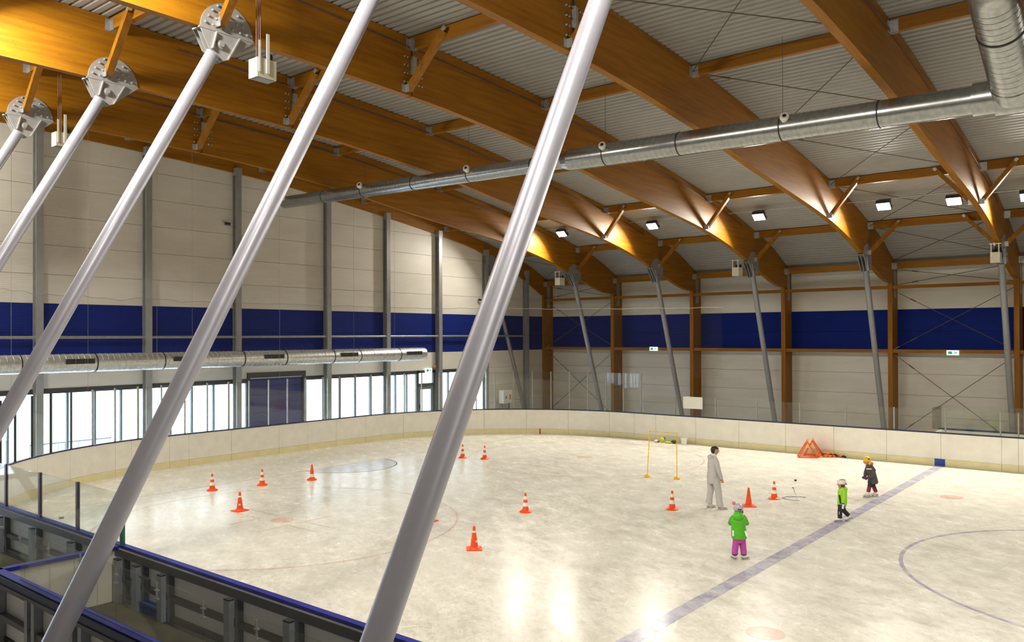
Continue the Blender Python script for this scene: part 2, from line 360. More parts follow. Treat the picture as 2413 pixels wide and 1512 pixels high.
# ceiling: trapezoidal steel deck, one sheet per roof bay
ceil = struct('ceiling', 'grey trapezoidal steel roof deck curving down to the far eaves')
prof = []; y = YN_WALL; P_ = 0.235
while y < YW+0.25:
    for dy, dz in ((0, 0), (0.125, 0), (0.16, 0.045), (0.20, 0.045)):
        prof.append((y+dy, top(min(y+dy, 22.6))+0.01+dz))
    y += P_
edges_x = [XG-0.2]+[XB(i)-0.1 for i in range(1, 7)]+[X_END]
for a, b in zip(edges_x, edges_x[1:]):
    n = len(prof); mb = MB()
    mb.add([(a, py, pz) for py, pz in prof]+[(b, py, pz) for py, pz in prof], [(k, k+1, n+k+1, n+k) for k in range(n-1)])
    mb.build('deck_sheet', 'deck', ceil)
MB().strip([(XG-0.2, py, top(py)+0.3) for py in [-23.6+k*1.155 for k in range(41)]], [(X_END, py, top(py)+0.3) for py in [-23.6+k*1.155 for k in range(41)]], (0, 0, 0.1)).build('roof_slab', 'deck', ceil)

# gable wall with panels, blue band and windows
COLY = [-15.9, -12.0, -8.05, -4.16, -0.28, 4.45, 8.15, 11.88, 15.7, 19.47]
ye = [YN_WALL]+COLY+[YW+0.05]
wl = struct('wall_left', 'off-white ribbed gable wall with a dark blue band')
ZR = [2.9, 3.858, 4.87, 5.885, 6.9, 7.93, 8.96, 9.99, 11.02, 12.7]
def gpanel(y0, y1, z0, z1, mat):
    g = 0.006; a, b = min(z1-g, top(y0)), min(z1-g, top(y1))
    if a <= z0+0.02 and b <= z0+0.02: return
    a, b = max(a, z0+0.02), max(b, z0+0.02)
    MB().prism([(y0+g, z0+g), (y1-g, z0+g), (y1-g, b), (y0+g, a)], 'x', XG-0.08, XG).build('wall_panel', mat, wl)
for y0, y1 in zip(ye, ye[1:]):
    for z0, z1 in zip(ZR, ZR[1:]): gpanel(y0, y1, z0, z1, 'panel_blue' if 3.8 < z0 < 5.8 else 'panel_white')
for z0, z1 in ((-0.05, 0.9), (0.9, 1.88), (1.88, 2.9)):
    gpanel(16.05, 19.47, z0, z1, 'panel_white'); gpanel(19.47, YW+0.05, z0, z1, 'panel_white')
MB().box(XG-0.3, XG-0.09, YN_WALL, YW+0.2, 2.9, 13.2).build('wall_core', 'dark', wl)
MB().box(XG-0.3, XG-0.09, 16.05, YW+0.2, -0.05, 2.9).build('wall_core', 'dark', wl)
bays = [(YN_WALL, -15.9, [-21.6, -19.7, -17.8]), (-15.9, -12.0, [-14.9, -13.9, -12.95]), (-12.0, -8.05, [-11, -10, -8.95]), (-8.05, -4.16, [-7.01, -6.05, -5.09]),
        (-4.16, -0.28, [-3.14, -2.23, -1.27]), (-0.28, 0.3, []), (3.28, 4.45, []), (4.45, 8.15, [5.32, 6.25, 7.19]), (8.15, 10.38, [8.88, 9.66]), (11.7, 16.05, [12.77, 13.75, 14.75])]
for k, (a, b, mul) in enumerate(bays):
    w = struct('window_%d' % (k+1), 'tall bright glazing strip low in the gable wall, section %d from the near end' % (k+1), (XG, (a+b)/2, 0))
    MB().box(XG-0.12, XG+0.02, a, b, 2.74, 2.92).build('head_frame', 'dark', w)
    MB().box(XG-0.10, XG+0.0, a, b, -0.05, 0.10).build('sill_frame', 'frame', w)
    ys = [a+0.03]+mul+[b-0.03]
    for ym in ys: MB().box(XG-0.10, XG+0.01, ym-0.035, ym+0.035, 0.10, 2.74).build('mullion', 'frame', w)
    for y0, y1 in zip(ys, ys[1:]): MB().box(XG-0.06, XG-0.045, y0+0.035, y1-0.035, 0.10, 2.74).build('pane', 'pane', w)
d = struct('door_1', 'dark blue roller door in the gable wall between the windows', (XG, 1.8, 0))
MB().box(XG-0.08, XG+0.04, 0.28, 0.42, -0.05, 3.17).box(XG-0.08, XG+0.04, 3.14, 3.30, -0.05, 3.17).box(XG-0.08, XG+0.05, 0.28, 3.30, 2.95, 3.17).build('door_frame', 'dark', d)
MB().box(XG-0.09, XG-0.065, 0.3, 3.28, -0.05, 3.1).build('door_backing', 'dark', d)
for k in range(8): MB().box(XG-0.06, XG-0.015, 0.42, 3.14, -0.05+k*0.375, -0.05+k*0.375+0.365).build('door_slat', 'door_blue', d)
d = struct('door_2', 'glazed exit door with a transom light in the gable wall', (XG, 11.0, 0))
MB().box(XG-0.1, XG+0.03, 10.38, 10.50, -0.05, 2.92).box(XG-0.1, XG+0.03, 11.58, 11.70, -0.05, 2.92).box(XG-0.1, XG+0.03, 10.38, 11.70, 2.08, 2.24).box(XG-0.1, XG+0.03, 10.38, 11.70, 2.78, 2.92).build('door_frame', 'dark', d)
lf = MB().box(XG-0.05, XG, 10.50, 10.66, -0.05, 2.08).box(XG-0.05, XG, 11.42, 11.58, -0.05, 2.08).box(XG-0.05, XG, 10.66, 11.42, -0.05, 0.25).box(XG-0.05, XG, 10.66, 11.42, 1.92, 2.08).build('door_leaf', 'frame', d)
MB().box(XG-0.03, XG-0.02, 10.66, 11.42, 0.25, 1.92).build('pane', 'pane', lf)
MB().box(XG, XG+0.05, 10.56, 10.60, 0.95, 1.15).build('handle', 'black', lf)
MB().box(XG-0.06, XG-0.045, 10.50, 11.58, 2.24, 2.78).build('pane', 'pane', d)

# far wall
wf = struct('wall_far', 'off-white ribbed side wall with a dark blue band behind the timber columns')
xe = [XG]+[XB(i)-0.1 for i in range(1, 7)]+[X_END]
ZF = [-0.05, 0.89, 1.88, 2.87, 3.858, 4.87, 5.885, 6.9, 7.9]
for a, b in zip(xe, xe[1:]):
    for z0, z1 in zip(ZF, ZF[1:]):
        MB().box(a+0.006, b-0.006, YW, YW+0.08, z0+0.006, z1-0.006).build('wall_panel', 'panel_blue' if 3.8 < z0 < 5.8 else 'panel_white', wf)
MB().box(XG-0.3, X_END, YW+0.09, YW+0.3, -0.05, 8.6).build('wall_core', 'dark', wf)
tag(MB().box(XG-0.3, X_END, YN_WALL-0.2, YN_WALL, -0.05, 13.0).build('wall_near', 'panel_white'), 'plain wall behind the viewing gallery', None, None, 'structure')
tag(MB().box(X_END, X_END+0.2, YN_WALL-0.2, YW+0.3, -0.05, 13.0).build('wall_right', 'panel_white'), 'plain gable wall at the other end of the hall', None, None, 'structure')
tag(MB().box(XG, X_END, YN_WALL, -18.4, 2.85, 3.1).build('floor_gallery', 'concrete'), 'concrete gallery floor the viewer stands on', None, None, 'structure')

# ------------------------------------------------------------------ roof beams
bolt_mesh = MB().lathe([(0.026, 0), (0.026, 0.03), (0.016, 0.045)], (0, 0, 0), 8).mesh('bolt', M['galv'])
def rafter(x0, x1, ya, yb, lo, hi, n):
    mb = MB(); st = [ya+(yb-ya)*k/n for k in range(n+1)]
    vs = []
    for yy in st: vs += [(x0, yy, lo(yy)), (x1, yy, lo(yy)), (x1, yy, hi(yy)), (x0, yy, hi(yy))]
    fs = [(0, 1, 2, 3), tuple(4*n+k for k in (3, 2, 1, 0))]
    for k in range(n):
        o = 4*k
        fs += [(o+j, o+4+j, o+4+(j+1) % 4, o+(j+1) % 4) for j in range(4)]
    return mb.add(vs, fs)
e0 = thing('glulam_beam', 'slim glulam edge beam following the roof curve on top of the windowed gable wall', 'beam', (XB(0)-0.1, 0, 10), group='glulam roof beams')
rafter(XB(0)-0.2, XB(0)-0.02, -23.4, 22.2, lambda y: top(y)-0.62 if y < 15 else max(top(y)-0.62-(y-15)*0.09, 7.1), lambda y: top(y)+0.0, 44).build('rafter', 'wood_y', e0)
for i in range(1, 7):
    lab = {6: 'sixth deep glulam roof beam from the windowed wall, at the right edge of the hall'}.get(i, '%s deep orange glulam roof beam counting from the windowed gable wall' % ORD[i])
    t = thing('glulam_beam', lab, 'beam', (XB(i)-0.1, -4.85, 10.9), group='glulam roof beams')
    rafter(XB(i)-0.2, XB(i), -23.4, -4.87, bot, lambda y: top(y)-0.005, 16).build('near_rafter', 'wood_y', t)
    rafter(XB(i)-0.2, XB(i), -4.83, 22.2, bot, lambda y: top(y)-0.005, 48).build('far_rafter', 'wood_y', t)
    c = MB().tube([(XB(i)+0.025, yy, top(yy)-0.30) for yy in [-8.5+k*0.766 for k in range(33)]], 0.013, 6)
    if i != 4: c.build('cable_conduit', 'copper', t)
    if i != 4: MB().tube([(XB(i)+0.02, yy, top(yy)-0.255) for yy in [-8.5+k*0.766 for k in range(33)]], 0.011, 6).build('cable_conduit', 'cable', t)
    sp = MB().box(XB(i), XB(i)+0.06, -4.88, -4.72, 11.42, 11.90).box(XB(i), XB(i)+0.09, -4.86, -4.84, 11.42, 11.90).build('splice_bracket', 'galv', t)
    MB().box(XB(i), XB(i)+0.02, -4.87, -4.83, 11.05, 12.05).build('splice_gap', 'black', t)
    for z in (11.2, 11.42, 11.63, 11.85):
        for yy in (-5.12, -5.02, -4.6, -4.5): part(bolt_mesh, 'bolt', sp, Vector((XB(i), yy, z))-wloc(sp), (0, math.pi/2, 0))

# purlins between the beams with their steel hangers
ROWS = [(-10.2, 'above the near strut plates'), (-4.85, 'level with the beam splices'), (0.95, 'just past the overhead duct'), (6.7, 'masked by the overhead duct'), (12.5, 'above the floodlights'), (17.6, 'above the far strut plates'), (21.42, 'along the far eaves')]
def bayname(i): return 'between windowed wall and first roof beam' if i == 0 else 'between %s and %s beams from windowed wall' % (ORD[i], ORD[i+1])
for y, rd in ROWS:
    for i in range(0, 6):
        if (y < -10 and i > 2) or (y == -4.85 and i > 3): continue
        zt = 8.06 if y > 21 else top(y)-0.01; x0, x1 = XB(i), XB(i+1)-0.2
        t = thing('roof_purlin', 'timber purlin %s, %s' % (rd, bayname(i)), 'purlin', ((x0+x1)/2, y, zt-0.3), group='timber purlins')
        MB().box(x0+0.02, x1-0.02, y-0.07, y+0.07, zt-0.30, zt).build('timber', 'wood_x', t)
        MB().box(x0, x0+0.20, y-0.082, y-0.071, zt-0.32, zt-0.04).box(x0, x0+0.012, y-0.19, y-0.082, zt-0.32, zt-0.04).box(x0, x0+0.18, y-0.07, y+0.07, zt-0.32, zt-0.302).build('hanger', 'galv', t)
        MB().box(x1-0.14, x1, y-0.082, y-0.071, zt-0.32, zt-0.06).build('hanger', 'galv', t)

# knee braces from beam foot to purlin
def brace(i, y, side, zb, dx, label):
    zt = top(y)-0.16; xa = XB(i)+0.03 if side > 0 else XB(i)-0.23; xb = xa+side*dx
    t = thing('knee_brace', label, 'brace', (xa, y, zb), group='timber knee braces')
    ya = y-0.14
    MB().bar((xa, ya, zb), (xb, ya, zt), 0.14, 0.17, (0, 1, 0)).build('timber', 'wood_z', t)
    dd = (Vector((xb, ya, zt))-Vector((xa, ya, zb))).normalized()
    p1 = Vector((xb, ya-0.078, zt)); MB().bar(p1-dd*0.22, p1+dd*0.12, 0.012, 0.10, (1, 0, 0)).build('strap', 'galv', t)
    xs = sorted((xa-side*0.03, xa-side*0.012)); xq = sorted((xa-side*0.03, xa+side*0.12))
    MB().box(xs[0], xs[1], ya-0.20, ya-0.085, zb-0.07, zb+0.12).box(xq[0], xq[1], ya-0.10, ya-0.086, zb-0.07, zb+0.12).build('shoe', 'galv', t)
for i in (1, 2, 3): brace(i, -10.2, 1, 11.12, 1.12, 'diagonal timber brace rising from the near strut plate of the %s roof beam' % ORD[i])
for i in (1, 2, 3, 4): brace(i, -4.85, 1, 11.0, 1.25, 'diagonal timber brace at the splice of the %s roof beam' % ORD[i])
for i in (1, 2, 3, 4, 5):
    brace(i, 12.5, 1, bot(12.5)+0.12, 1.0, 'diagonal timber brace beside the floodlit face of the %s roof beam' % ORD[i])
    brace(i, 17.6, 1, bot(17.3)+0.22, 1.15, 'diagonal timber brace above the far strut head of the %s roof beam' % ORD[i])
brace(5, 12.5, -1, bot(12.5)+0.12, 1.1, 'diagonal timber brace on the left side of the fifth roof beam near a floodlight')
brace(5, 17.6, -1, bot(17.3)+0.22, 1.1, 'diagonal timber brace left of the fifth roof beam by the far strut')

# ------------------------------------------------------------------ steel struts with their head plates
def strut(i, near, label, radius, mat, pmat, bolts=True):
    x = XB(i)
    if near: O, sgn, tilt, slope, z_pin = (-10.2, 10.97), 1, 0.0, 0.546, None
    else: O, sgn, tilt, slope, z_pin = (17.28, 7.97), -1, 0.20, 0.384, None
    if i == 0 and not near: O = (16.2, 8.72)
    ct, st_ = math.cos(tilt), math.sin(tilt)
    def L(u, w): return (O[0]+sgn*(u*ct-w*st_), O[1]+u*st_+w*ct)      # plate space -> (Y, Z)
    pin = L(-0.17, -0.27); foot_y = pin[0]-sgn*slope*(pin[1]-0.0)
    t = thing('steel_strut', label, 'strut', (x-0.1, foot_y, -0.05), group='steel struts')
    d = Vector((0, pin[0]-foot_y, pin[1])).normalized()
    Pp = Vector((x-0.1, pin[0], pin[1])); end = Pp-d*0.24
    tb = MB().tube([(x-0.1, foot_y, -0.05), end, end+d*0.02], [radius, radius, radius*0.93], 28).build('tube', mat, t, True)
    MB().tube([end-d*0.02, end+d*0.03], radius*1.06, 28).build('weld_collar', mat, tb, True)
    MB().bar(end-d*0.10, end+d*0.20, 0.12, 0.22, (1, 0, 0)).build('fork', pmat, t)
    arc = [L(0.61*math.cos(a), 0.61*math.sin(a)) for a in [math.pi*k/28 for k in range(29)]]
    disc = MB().prism(arc, 'x', x, x+0.025).build('disc_plate', pmat, t)
    if bolts:
        for (u, w) in [(-0.5, 0.12), (-0.33, 0.10), (-0.16, 0.08), (-0.43, 0.26), (-0.26, 0.24), (-0.09, 0.22), (-0.34, 0.40), (-0.17, 0.38), (-0.22, 0.52), (-0.03, 0.50), (0.05, 0.36), (0.12, 0.12), (0.22, 0.26), (0.29, 0.10), (0.36, 0.24), (0.46, 0.10), (0.24, 0.44), (0.38, 0.38)]:
            yy, zz = L(u, w); part(bolt_mesh, 'bolt', disc, Vector((x+0.025, yy, zz))-wloc(disc), (0, math.pi/2, 0))
    fl = [L(-0.64, -0.025), L(0.62, -0.025), L(0.62, 0.005), L(-0.64, 0.005)]
    MB().prism(fl, 'x', x-0.24, x+0.05).build('flange', pmat, t)
    gus = [L(-0.62, -0.025), L(0.61, -0.025), L(-0.04, -0.56), L(-0.10, -0.58), L(-0.42, -0.40)]
    for k, xx in enumerate((x+0.02, x-0.115, x-0.24)):
        g = MB().prism(gus, 'x', xx, xx+0.022).build('gusset', pmat, t)
        if k == 0:
            for u0, u1 in ((-0.27, -0.37), (0.27, -0.02)):
                a, b = L(u0, -0.03), L(u1, -0.40 if u1 < -0.2 else -0.55)
                MB().bar((xx+0.045, a[0], a[1]), (xx+0.045, b[0], b[1]), 0.02, 0.07, (1, 0, 0)).build('rib', pmat, g)
    py, pz = L(-0.17, -0.27)
    pn = MB().tube([(x-0.30, py, pz), (x+0.05, py, pz)], 0.10, 20).tube([(x+0.05, py, pz), (x+0.075, py, pz)], 0.088, 20).tube([(x+0.075, py, pz), (x+0.11, py, pz)], 0.058, 12).build('pin', pmat, t, True)
    MB().box(x-0.25, x+0.05, foot_y-0.2, foot_y+0.2, -0.05, -0.01).build('foot_plate', pmat, t)
    return t
near_lab = {1: 'silver steel strut at the far left, partly cut by the left picture edge', 2: 'second silver steel strut from the left, plate beside a lit timber brace', 3: 'third silver steel strut from the left, plate beside a hanging white box',
            4: 'long silver steel strut crossing the near boards and bench enclosure', 5: 'nearest and widest silver steel strut leaning right through the picture centre'}
for i in range(1, 6): strut(i, True, near_lab[i], 0.135, 'strut', 'plate')
far_lab = {0: 'thin grey steel strut leaning in the far corner beside the gable wall'}
for i in range(0, 6): strut(i, False, far_lab.get(i, 'far grey steel strut carrying the %s roof beam from the windowed wall' % ORD[i]), 0.12, 'far_strut', 'far_strut', bolts=False)

# timber columns and girts of the far wall
for i in range(0, 7):
    t = thing('timber_column', 'timber corner column where gable wall and far wall meet' if i == 0 else '%s timber wall column along the far wall, counting from the corner column' % ORD[i], 'column', (XB(i)-0.1, 21.75, -0.05), group='timber columns')
    MB().box(XB(i)-(0.75 if i == 0 else 0.2), XB(i), 21.3, YW, -0.05, 7.1 if i else 8.2).build('post', 'wood_z', t)
    MB().box(XB(i), XB(i)+0.02, 21.62, 21.95, 6.45, 7.75).build('side_plate', 'far_strut', t)
for i in range(0, 6):
    for z, h, nm in ((6.83, 0.15, 'upper'), (3.86, 0.16, 'lower')):
        t = tag(MB().box(XB(i)+0.01, XB(i+1)-0.21, 21.34, 21.5, z, z+h).build('wall_girt', 'wood_x'), '%s timber girt on the far wall, %s' % (nm, 'between corner and first columns' if i == 0 else 'between %s and %s columns' % (ORD[i], ORD[i+1])), 'girt', 'timber wall girts')

# crossed bracing rods
def rod(p, q, label, grp):
    p, q = Vector(p), Vector(q); d = (q-p).normalized()
    t = thing('brace_rod', label, 'rod', p, group=grp)
    MB().tube([p, q], 0.014, 6).build('rod', 'cable', t)
    MB().tube([p+d*0.75, p+d*1.0], 0.026, 8).build('turnbuckle', 'cable', t)
    MB().bar(p-d*0.02, p+d*0.22, 0.012, 0.10, (0, 1, 0)).build('fork_end', 'galv', t)
for i, nm in ((0, 'corner bay'), (4, 'fifth bay')):
    xa, xb = XB(i)+0.04, XB(i+1)-0.24
    for z0, z1, lv in ((-0.0, 3.75, 'lowest'), (4.05, 6.72, 'middle'), (7.0, 7.75, 'topmost')):
        rod((xa, 21.62, z0), (xb, 21.62, z1), '%s wall bracing rod rising rightward across the %s of the far wall' % (lv, nm), 'wall bracing rods')
        rod((xa, 21.66, z1), (xb, 21.66, z0), '%s wall bracing rod falling rightward across the %s of the far wall' % (lv, nm), 'wall bracing rods')
rr = [(-4.85, 'nearest'), (0.95, 'second'), (6.7, 'third'), (12.5, 'fourth'), (17.6, 'lowest'), (21.3, '')]
for i, nm in ((4, 'between fourth and fifth beams'), (0, 'beside the gable wall')):
    for (a, n1), (b, _) in zip(rr, rr[1:]):
        if i == 0 and a < 10: continue
        xa, xb = XB(i)+0.05, XB(i+1)-0.25
        za, zb = top(a)-0.2, top(b)-0.2
        rod((xa, a+0.1, za), (xb, b-0.1, zb), '%s roof bracing rod running away to the right, %s' % (n1, nm), 'roof bracing rods')
        rod((xb, a+0.1, za), (xa, b-0.1, zb), '%s roof bracing rod running away to the left, %s' % (n1, nm), 'roof bracing rods')

# steel columns of the gable wall
gable_names = ['', '', 'below the second near strut', 'left of the long strut', 'left of the blue roller door', 'right of the blue roller door', 'behind the end of the low duct', 'beside the glazed exit door', 'at the end of the window strip', 'nearest the timber corner column']
for k, y in enumerate(COLY):
    if k < 2: continue
    t = thing('steel_column', 'grey steel gable column %s' % gable_names[k], 'column', (XG+0.2, y, -0.05), group='steel gable columns')
    zt = top(y)-0.55
    MB().box(XG+0.27, XG+0.30, y-0.12, y+0.12, -0.05, zt).build('front_flange', 'grey_steel', t)
    MB().box(XG+0.005, XG+0.035, y-0.12, y+0.12, -0.05, zt).build('rear_flange', 'grey_steel', t)
    MB().box(XG+0.035, XG+0.27, y-0.012, y+0.012, -0.05, zt).build('web', 'grey_steel', t)
    MB().box(XG+0.02, XG+0.32, y-0.14, y+0.14, zt-0.2, zt+0.12).build('head_plate', 'grey_steel', t)
for k in range(1, 9):
    a, b = COLY[k]+0.125, COLY[k+1]-0.125
    tag(MB().tube([(XG+0.22, a, 4.70), (XG+0.22, b, 4.70)], 0.055, 14).build('rail_pipe', 'post', None, True), 'steel pipe on the blue band, from the column %s' % gable_names[k] if k > 1 else 'steel pipe on the blue band at the left picture edge', 'pipe', 'wall rail pipes')

# ------------------------------------------------------------------ rink boards: panels, kick plates, cap, posts and glass
boards = thing('rink_boards', 'white rink boards with yellow kick plates curving round the ice', 'boards', (XE, 0, 0))
joints = [-26.0+k*2.0 for k in range(8)]+[-10.0, -8.1, -6.35, -5.55, -3.6, -1.6, 0.4, 2.4, 4.4, 6.4, 7.8, 9.3, 11.18, 11.82, 13.29, 14.03, 15.78, 17.93, 19.35, 20.85, 22.52, 24.58, 26.64, 28.63, 30.66, 32.69, 34.73, 36.0, 37.1, 39.03, 40.98, 42.93, 44.81, 46.71, 48.52, 50.39, 50.88, 52.8, 54.8, 56.8, 58.8, 60.8]
TH = 0.06
def wallstrip(s0, s1, z0, z1, o0, o1):
    mb = MB(); A = run(s0, s1, z0, o0); B = run(s0, s1, z1, o0); Ao = run(s0, s1, z0, o1); Bo = run(s0, s1, z1, o1); n = len(A)
    vs = A+B+Bo+Ao; fs = []
    for k in range(n-1):
        for r in range(4): fs.append((r*n+k, r*n+k+1, ((r+1) % 4)*n+k+1, ((r+1) % 4)*n+k))
    fs += [(0, n, 2*n, 3*n), (n-1, 4*n-1, 3*n-1, 2*n-1)]
    return mb.add(vs, fs)
for s0, s1 in zip(joints, joints[1:]):
    p = wallstrip(s0+0.006, s1-0.006, 0.245, 1.155, 0.0, 0.025).build('board_panel', 'board', boards)
    wallstrip(s0+0.006, s1-0.006, 0.0, 0.24, -0.006, 0.025).build('kick_plate', 'kick', p)
    wallstrip(s0, s1, 0.0, 1.155, 0.027, 0.05).build('back_sheet', 'back_board', p)
for s0, s1 in zip(joints[::3], joints[3::3]+[joints[-1]]):
    wallstrip(s0+0.002, s1-0.002, 1.155, 1.20, -0.01, 0.095).build('cap_rail', 'cap_blue' if s1 < 6 else 'cap', boards)
MB().box(-0.18, 0.16, YF-0.012, YF, 0.0, 0.25).build('blue_line_marker', 'blue_mark', boards)
sgoal = next(s/100 for s in range(2300, 3600) if path(s/100)[0] > -16.97 and s/100 > L1+L2)
wallstrip(sgoal-0.03, sgoal+0.03, 0.0, 0.25, -0.014, 0.0).build('goal_line_marker', 'red_mark', boards)
# high glass round the end, low glass along the sides
hs = [4.95+0.9*k for k in range(1, 35)]; hs = [6.73+0.897*k for k in range(-2, 34)]
post_h = None
def post(s, z1, mat, off=0.06, w=0.045):
    x, y = path(s, off); x2, y2 = path(s+0.01, off); dx, dy = x2-x, y2-y; l = math.hypot(dx, dy); dx, dy = dx/l, dy/l
    MB().bar((x, y, 1.20), (x, y, z1), w, 0.05, (-dy, dx, 0)).build('glass_post', mat, boards)
for k, s in enumerate(hs): post(s, 2.99, 'post' if s > 10 else 'dark', w=0.045 if k % 4 else 0.06)
for s0, s1 in zip(hs, hs[1:]): wallstrip(s0+0.02, s1-0.02, 1.20, 2.97, 0.055, 0.067).build('glass_pane', 'rink_glass', boards)
ls = [36.45, 38.04, 39.93, 41.73, 43.49, 45.24, 46.96, 48.66, 50.35, 50.88, 52.6, 54.3, 56.0, 57.7, 59.4]
for s in ls[1:]: post(s, 2.02, 'post')
for s0, s1 in zip(ls, ls[1:]): wallstrip(s0+0.02, s1-0.02, 1.20, 2.00, 0.055, 0.067).build('glass_pane', 'rink_glass', boards)
ns = [4.9, 2.9, 1.2, -0.45, -2.15, -3.80, -5.50]
for s in ns[:-1]: post(s, 2.07, 'post_purple', w=0.07)
post(ns[-1], 1.80, 'green', w=0.09)
for s1, s0 in zip(ns, ns[1:]): wallstrip(s0+0.03, s1-0.03, 1.20, 2.06, 0.055, 0.067).build('glass_pane', 'rink_glass', boards)
# galvanised frame on the outside of the near boards
yb0, yb1 = YN-0.05, YN-0.17
MB().box(-12.5, 14, yb1+0.02, yb0, 1.02, 1.15).build('top_channel', 'rail', boards)
MB().box(-12.5, 14, yb1+0.04, yb0, 0.60, 0.68).build('mid_rail', 'rail', boards)
MB().box(-12.5, 14, yb1+0.04, yb0, 0.29, 0.36).build('bottom_rail', 'rail', boards)
for x in (-12.2, -10.6, -8.9, -7.1, -6.47, -5.67, -3.8, -2.41, -0.6, 1.2, 3.0, 4.8):
    p = MB().box(x-0.07, x+0.07, yb1-0.06, yb1+0.02, 0.28, 0.99).build('frame_post', 'frame_post', boards)
    MB().box(x+0.09, x+0.15, yb1+0.02, yb0, 0.28, 1.02).build('post_flange', 'frame', p)
    MB().box(x-0.07, x+0.07, yb1-0.06, yb1+0.02, 0.99, 1.01).build('post_cap', 'dark', p)
g = MB().box(-5.98, -5.76, yb1-0.09, yb1-0.06, 0.70, 0.76).box(-6.0, -5.92, yb1-0.11, yb1-0.06, 0.74, 0.90).box(-6.22, -6.0, yb1-0.10, yb1-0.08, 0.88, 0.90).build('gate_latch', 'black', boards)
MB().box(-6.4, -5.76, yb1, yb0, 0.30, 0.34).box(-6.4, -5.76, yb1, yb0, 0.40, 0.44).build('gate_threshold', 'blue_mark', boards)

# players' bench enclosure in front of the near boards
bench = thing('bench_enclosure', 'blue capped white bench enclosure beside the near boards, cut by the bottom edge', 'enclosure', (-3.5, -14.0, -0.02))
for k in range(5):
    y0, y1 = -14.95+k*0.37, -14.95+(k+1)*0.37
    MB().box(-7.27, -7.22, y0+0.003, min(y1, -13.18)-0.003, 0.28, 1.14).build('side_panel', 'board', bench)
MB().box(-7.31, -7.18, -15.03, -13.13, 1.14, 1.20).build('side_cap', 'cap_blue', bench)
for k in range(12):
    x0, x1 = -7.2+k*1.0, -6.2+k*1.0
    p = MB().box(x0+0.004, x1-0.004, -14.97, -14.93, 0.0, 1.14).build('rear_panel', 'back_board', bench)
for x in (-6.9, -5.83, -5.6, -4.4, -4.15, -2.9, -1.7, -0.5, 0.7, 1.9, 3.1):
    MB().box(x-0.05, x+0.05, -15.09, -14.98, -0.02, 1.04).build('frame_post', 'frame_post', bench)
MB().box(-7.25, 4.8, -15.07, -14.98, 0.56, 0.64).build('mid_rail', 'rail', bench)
MB().box(-7.25, 4.8, -15.07, -14.98, 0.03, 0.11).build('bottom_rail', 'rail', bench)
MB().box(-7.25, 4.8, -15.08, -14.98, 1.02, 1.08).build('top_channel', 'rail', bench)
MB().box(-7.31, 4.8, -15.03, -14.89, 1.14, 1.20).build('rear_cap', 'cap_blue', bench)
MB().box(-7.31, 4.8, -15.06, -15.04, 1.06, 1.18).build('cap_lip', 'cap', bench)
for k in range(11):
    x0, x1 = -6.4+k*0.98, -5.42+k*0.98
    p = MB().box(x0+0.005, x1-0.005, -14.956, -14.944, 1.20, 1.92).build('glass_pane', 'rink_glass', bench)
    MB().box(x0-0.035, x0+0.035, -14.965, -14.935, 1.80, 1.815).box(x0-0.006, x0+0.006, -14.96, -14.94, 1.715, 1.90).box(x0-0.035, x0+0.035, -14.965, -14.935, 1.70, 1.715).build('glass_clip', 'galv', p)
for k in range(2):
    y0, y1 = -14.9+k*0.87, -14.03+k*0.87
    p = MB().box(-7.251, -7.239, y0+0.005, y1-0.005, 1.20, 1.92).build('glass_pane', 'rink_glass', bench)
    MB().box(-7.27, -7.22, y0-0.03, y0+0.03, 1.80, 1.83).build('glass_clip', 'galv', p)

# penalty box behind the far boards
pb = thing('penalty_box', 'low white enclosure with glass behind the far boards at the right', 'enclosure', (5, 14.4, 0))
MB().box(-0.35, 11, 14.80, 14.85, 0, 1.13).build('rear_panel', 'board', pb)
MB().box(-0.37, 11, 14.77, 14.88, 1.13, 1.19).build('rear_cap', 'cap', pb)
MB().box(-0.30, -0.25, 13.25, 14.80, 0, 1.13).build('side_panel', 'board', pb)
MB().box(-0.285, -0.27, 13.25, 14.80, 1.13, 2.05).build('glass_pane', 'rink_glass', pb)
MB().box(-0.25, 11, 14.82, 14.832, 1.19, 2.05).build('glass_pane', 'rink_glass', pb)

# safety net hung round the end of the rink, with its cables
s0, s1 = 1.15, 40.2; n = 160
me = bpy.data.meshes.new('safety_net'); vs = []; fs = []; uvs = []
rows = 5
def nettop(s): return 6.02+(0.04*math.sin(s*2.1)+0.03*math.sin(s*5.3))*(1.0 if s < 14 else 0.35)-(0.14*max(0, (s-30)/10))+0.5*max(0, 1-(s-1.15)/1.6)**2
for k in range(n+1):
    s = s0+(s1-s0)*k/n; x, y = path(s, 0.16+0.02*math.sin(s*3.0))
    for j in range(rows+1):
        z = 2.9+(nettop(s)-2.9)*j/rows; vs.append((x, y, z)); uvs.append((s, z))
for k in range(n):
    for j in range(rows): a = k*(rows+1)+j; fs.append((a, a+rows+1, a+rows+2, a+1))
me.from_pydata(vs, [], fs); uvl = me.uv_layers.new(name='UVMap')
for lp in me.loops: uvl.data[lp.index].uv = uvs[lp.vertex_index]
me.materials.append(M['net'])
net = thing('safety_net', 'fine safety net hanging behind the goal end above the rink glass', 'net', (XE-0.16, 0, 2.9))
no = bpy.data.objects.new('netting', me); COL.objects.link(no); no.parent = net; no.location = -net.location
MB().tube([(*path(s0+(s1-s0)*k/n, 0.16+0.02*math.sin((s0+(s1-s0)*k/n)*3.0)), nettop(s0+(s1-s0)*k/n)) for k in range(n+1)], 0.009, 5).build('top_rope', 'rope', net)
for s in (6.73, 10.24, 12.91, 14.27, 18.1, 21.99, 24.23):
    x, y = path(s, 0.17); MB().tube([(x, y, 3.0), (x, y, top(y)-0.02)], 0.004, 5).build('support_cable', 'rope', net)

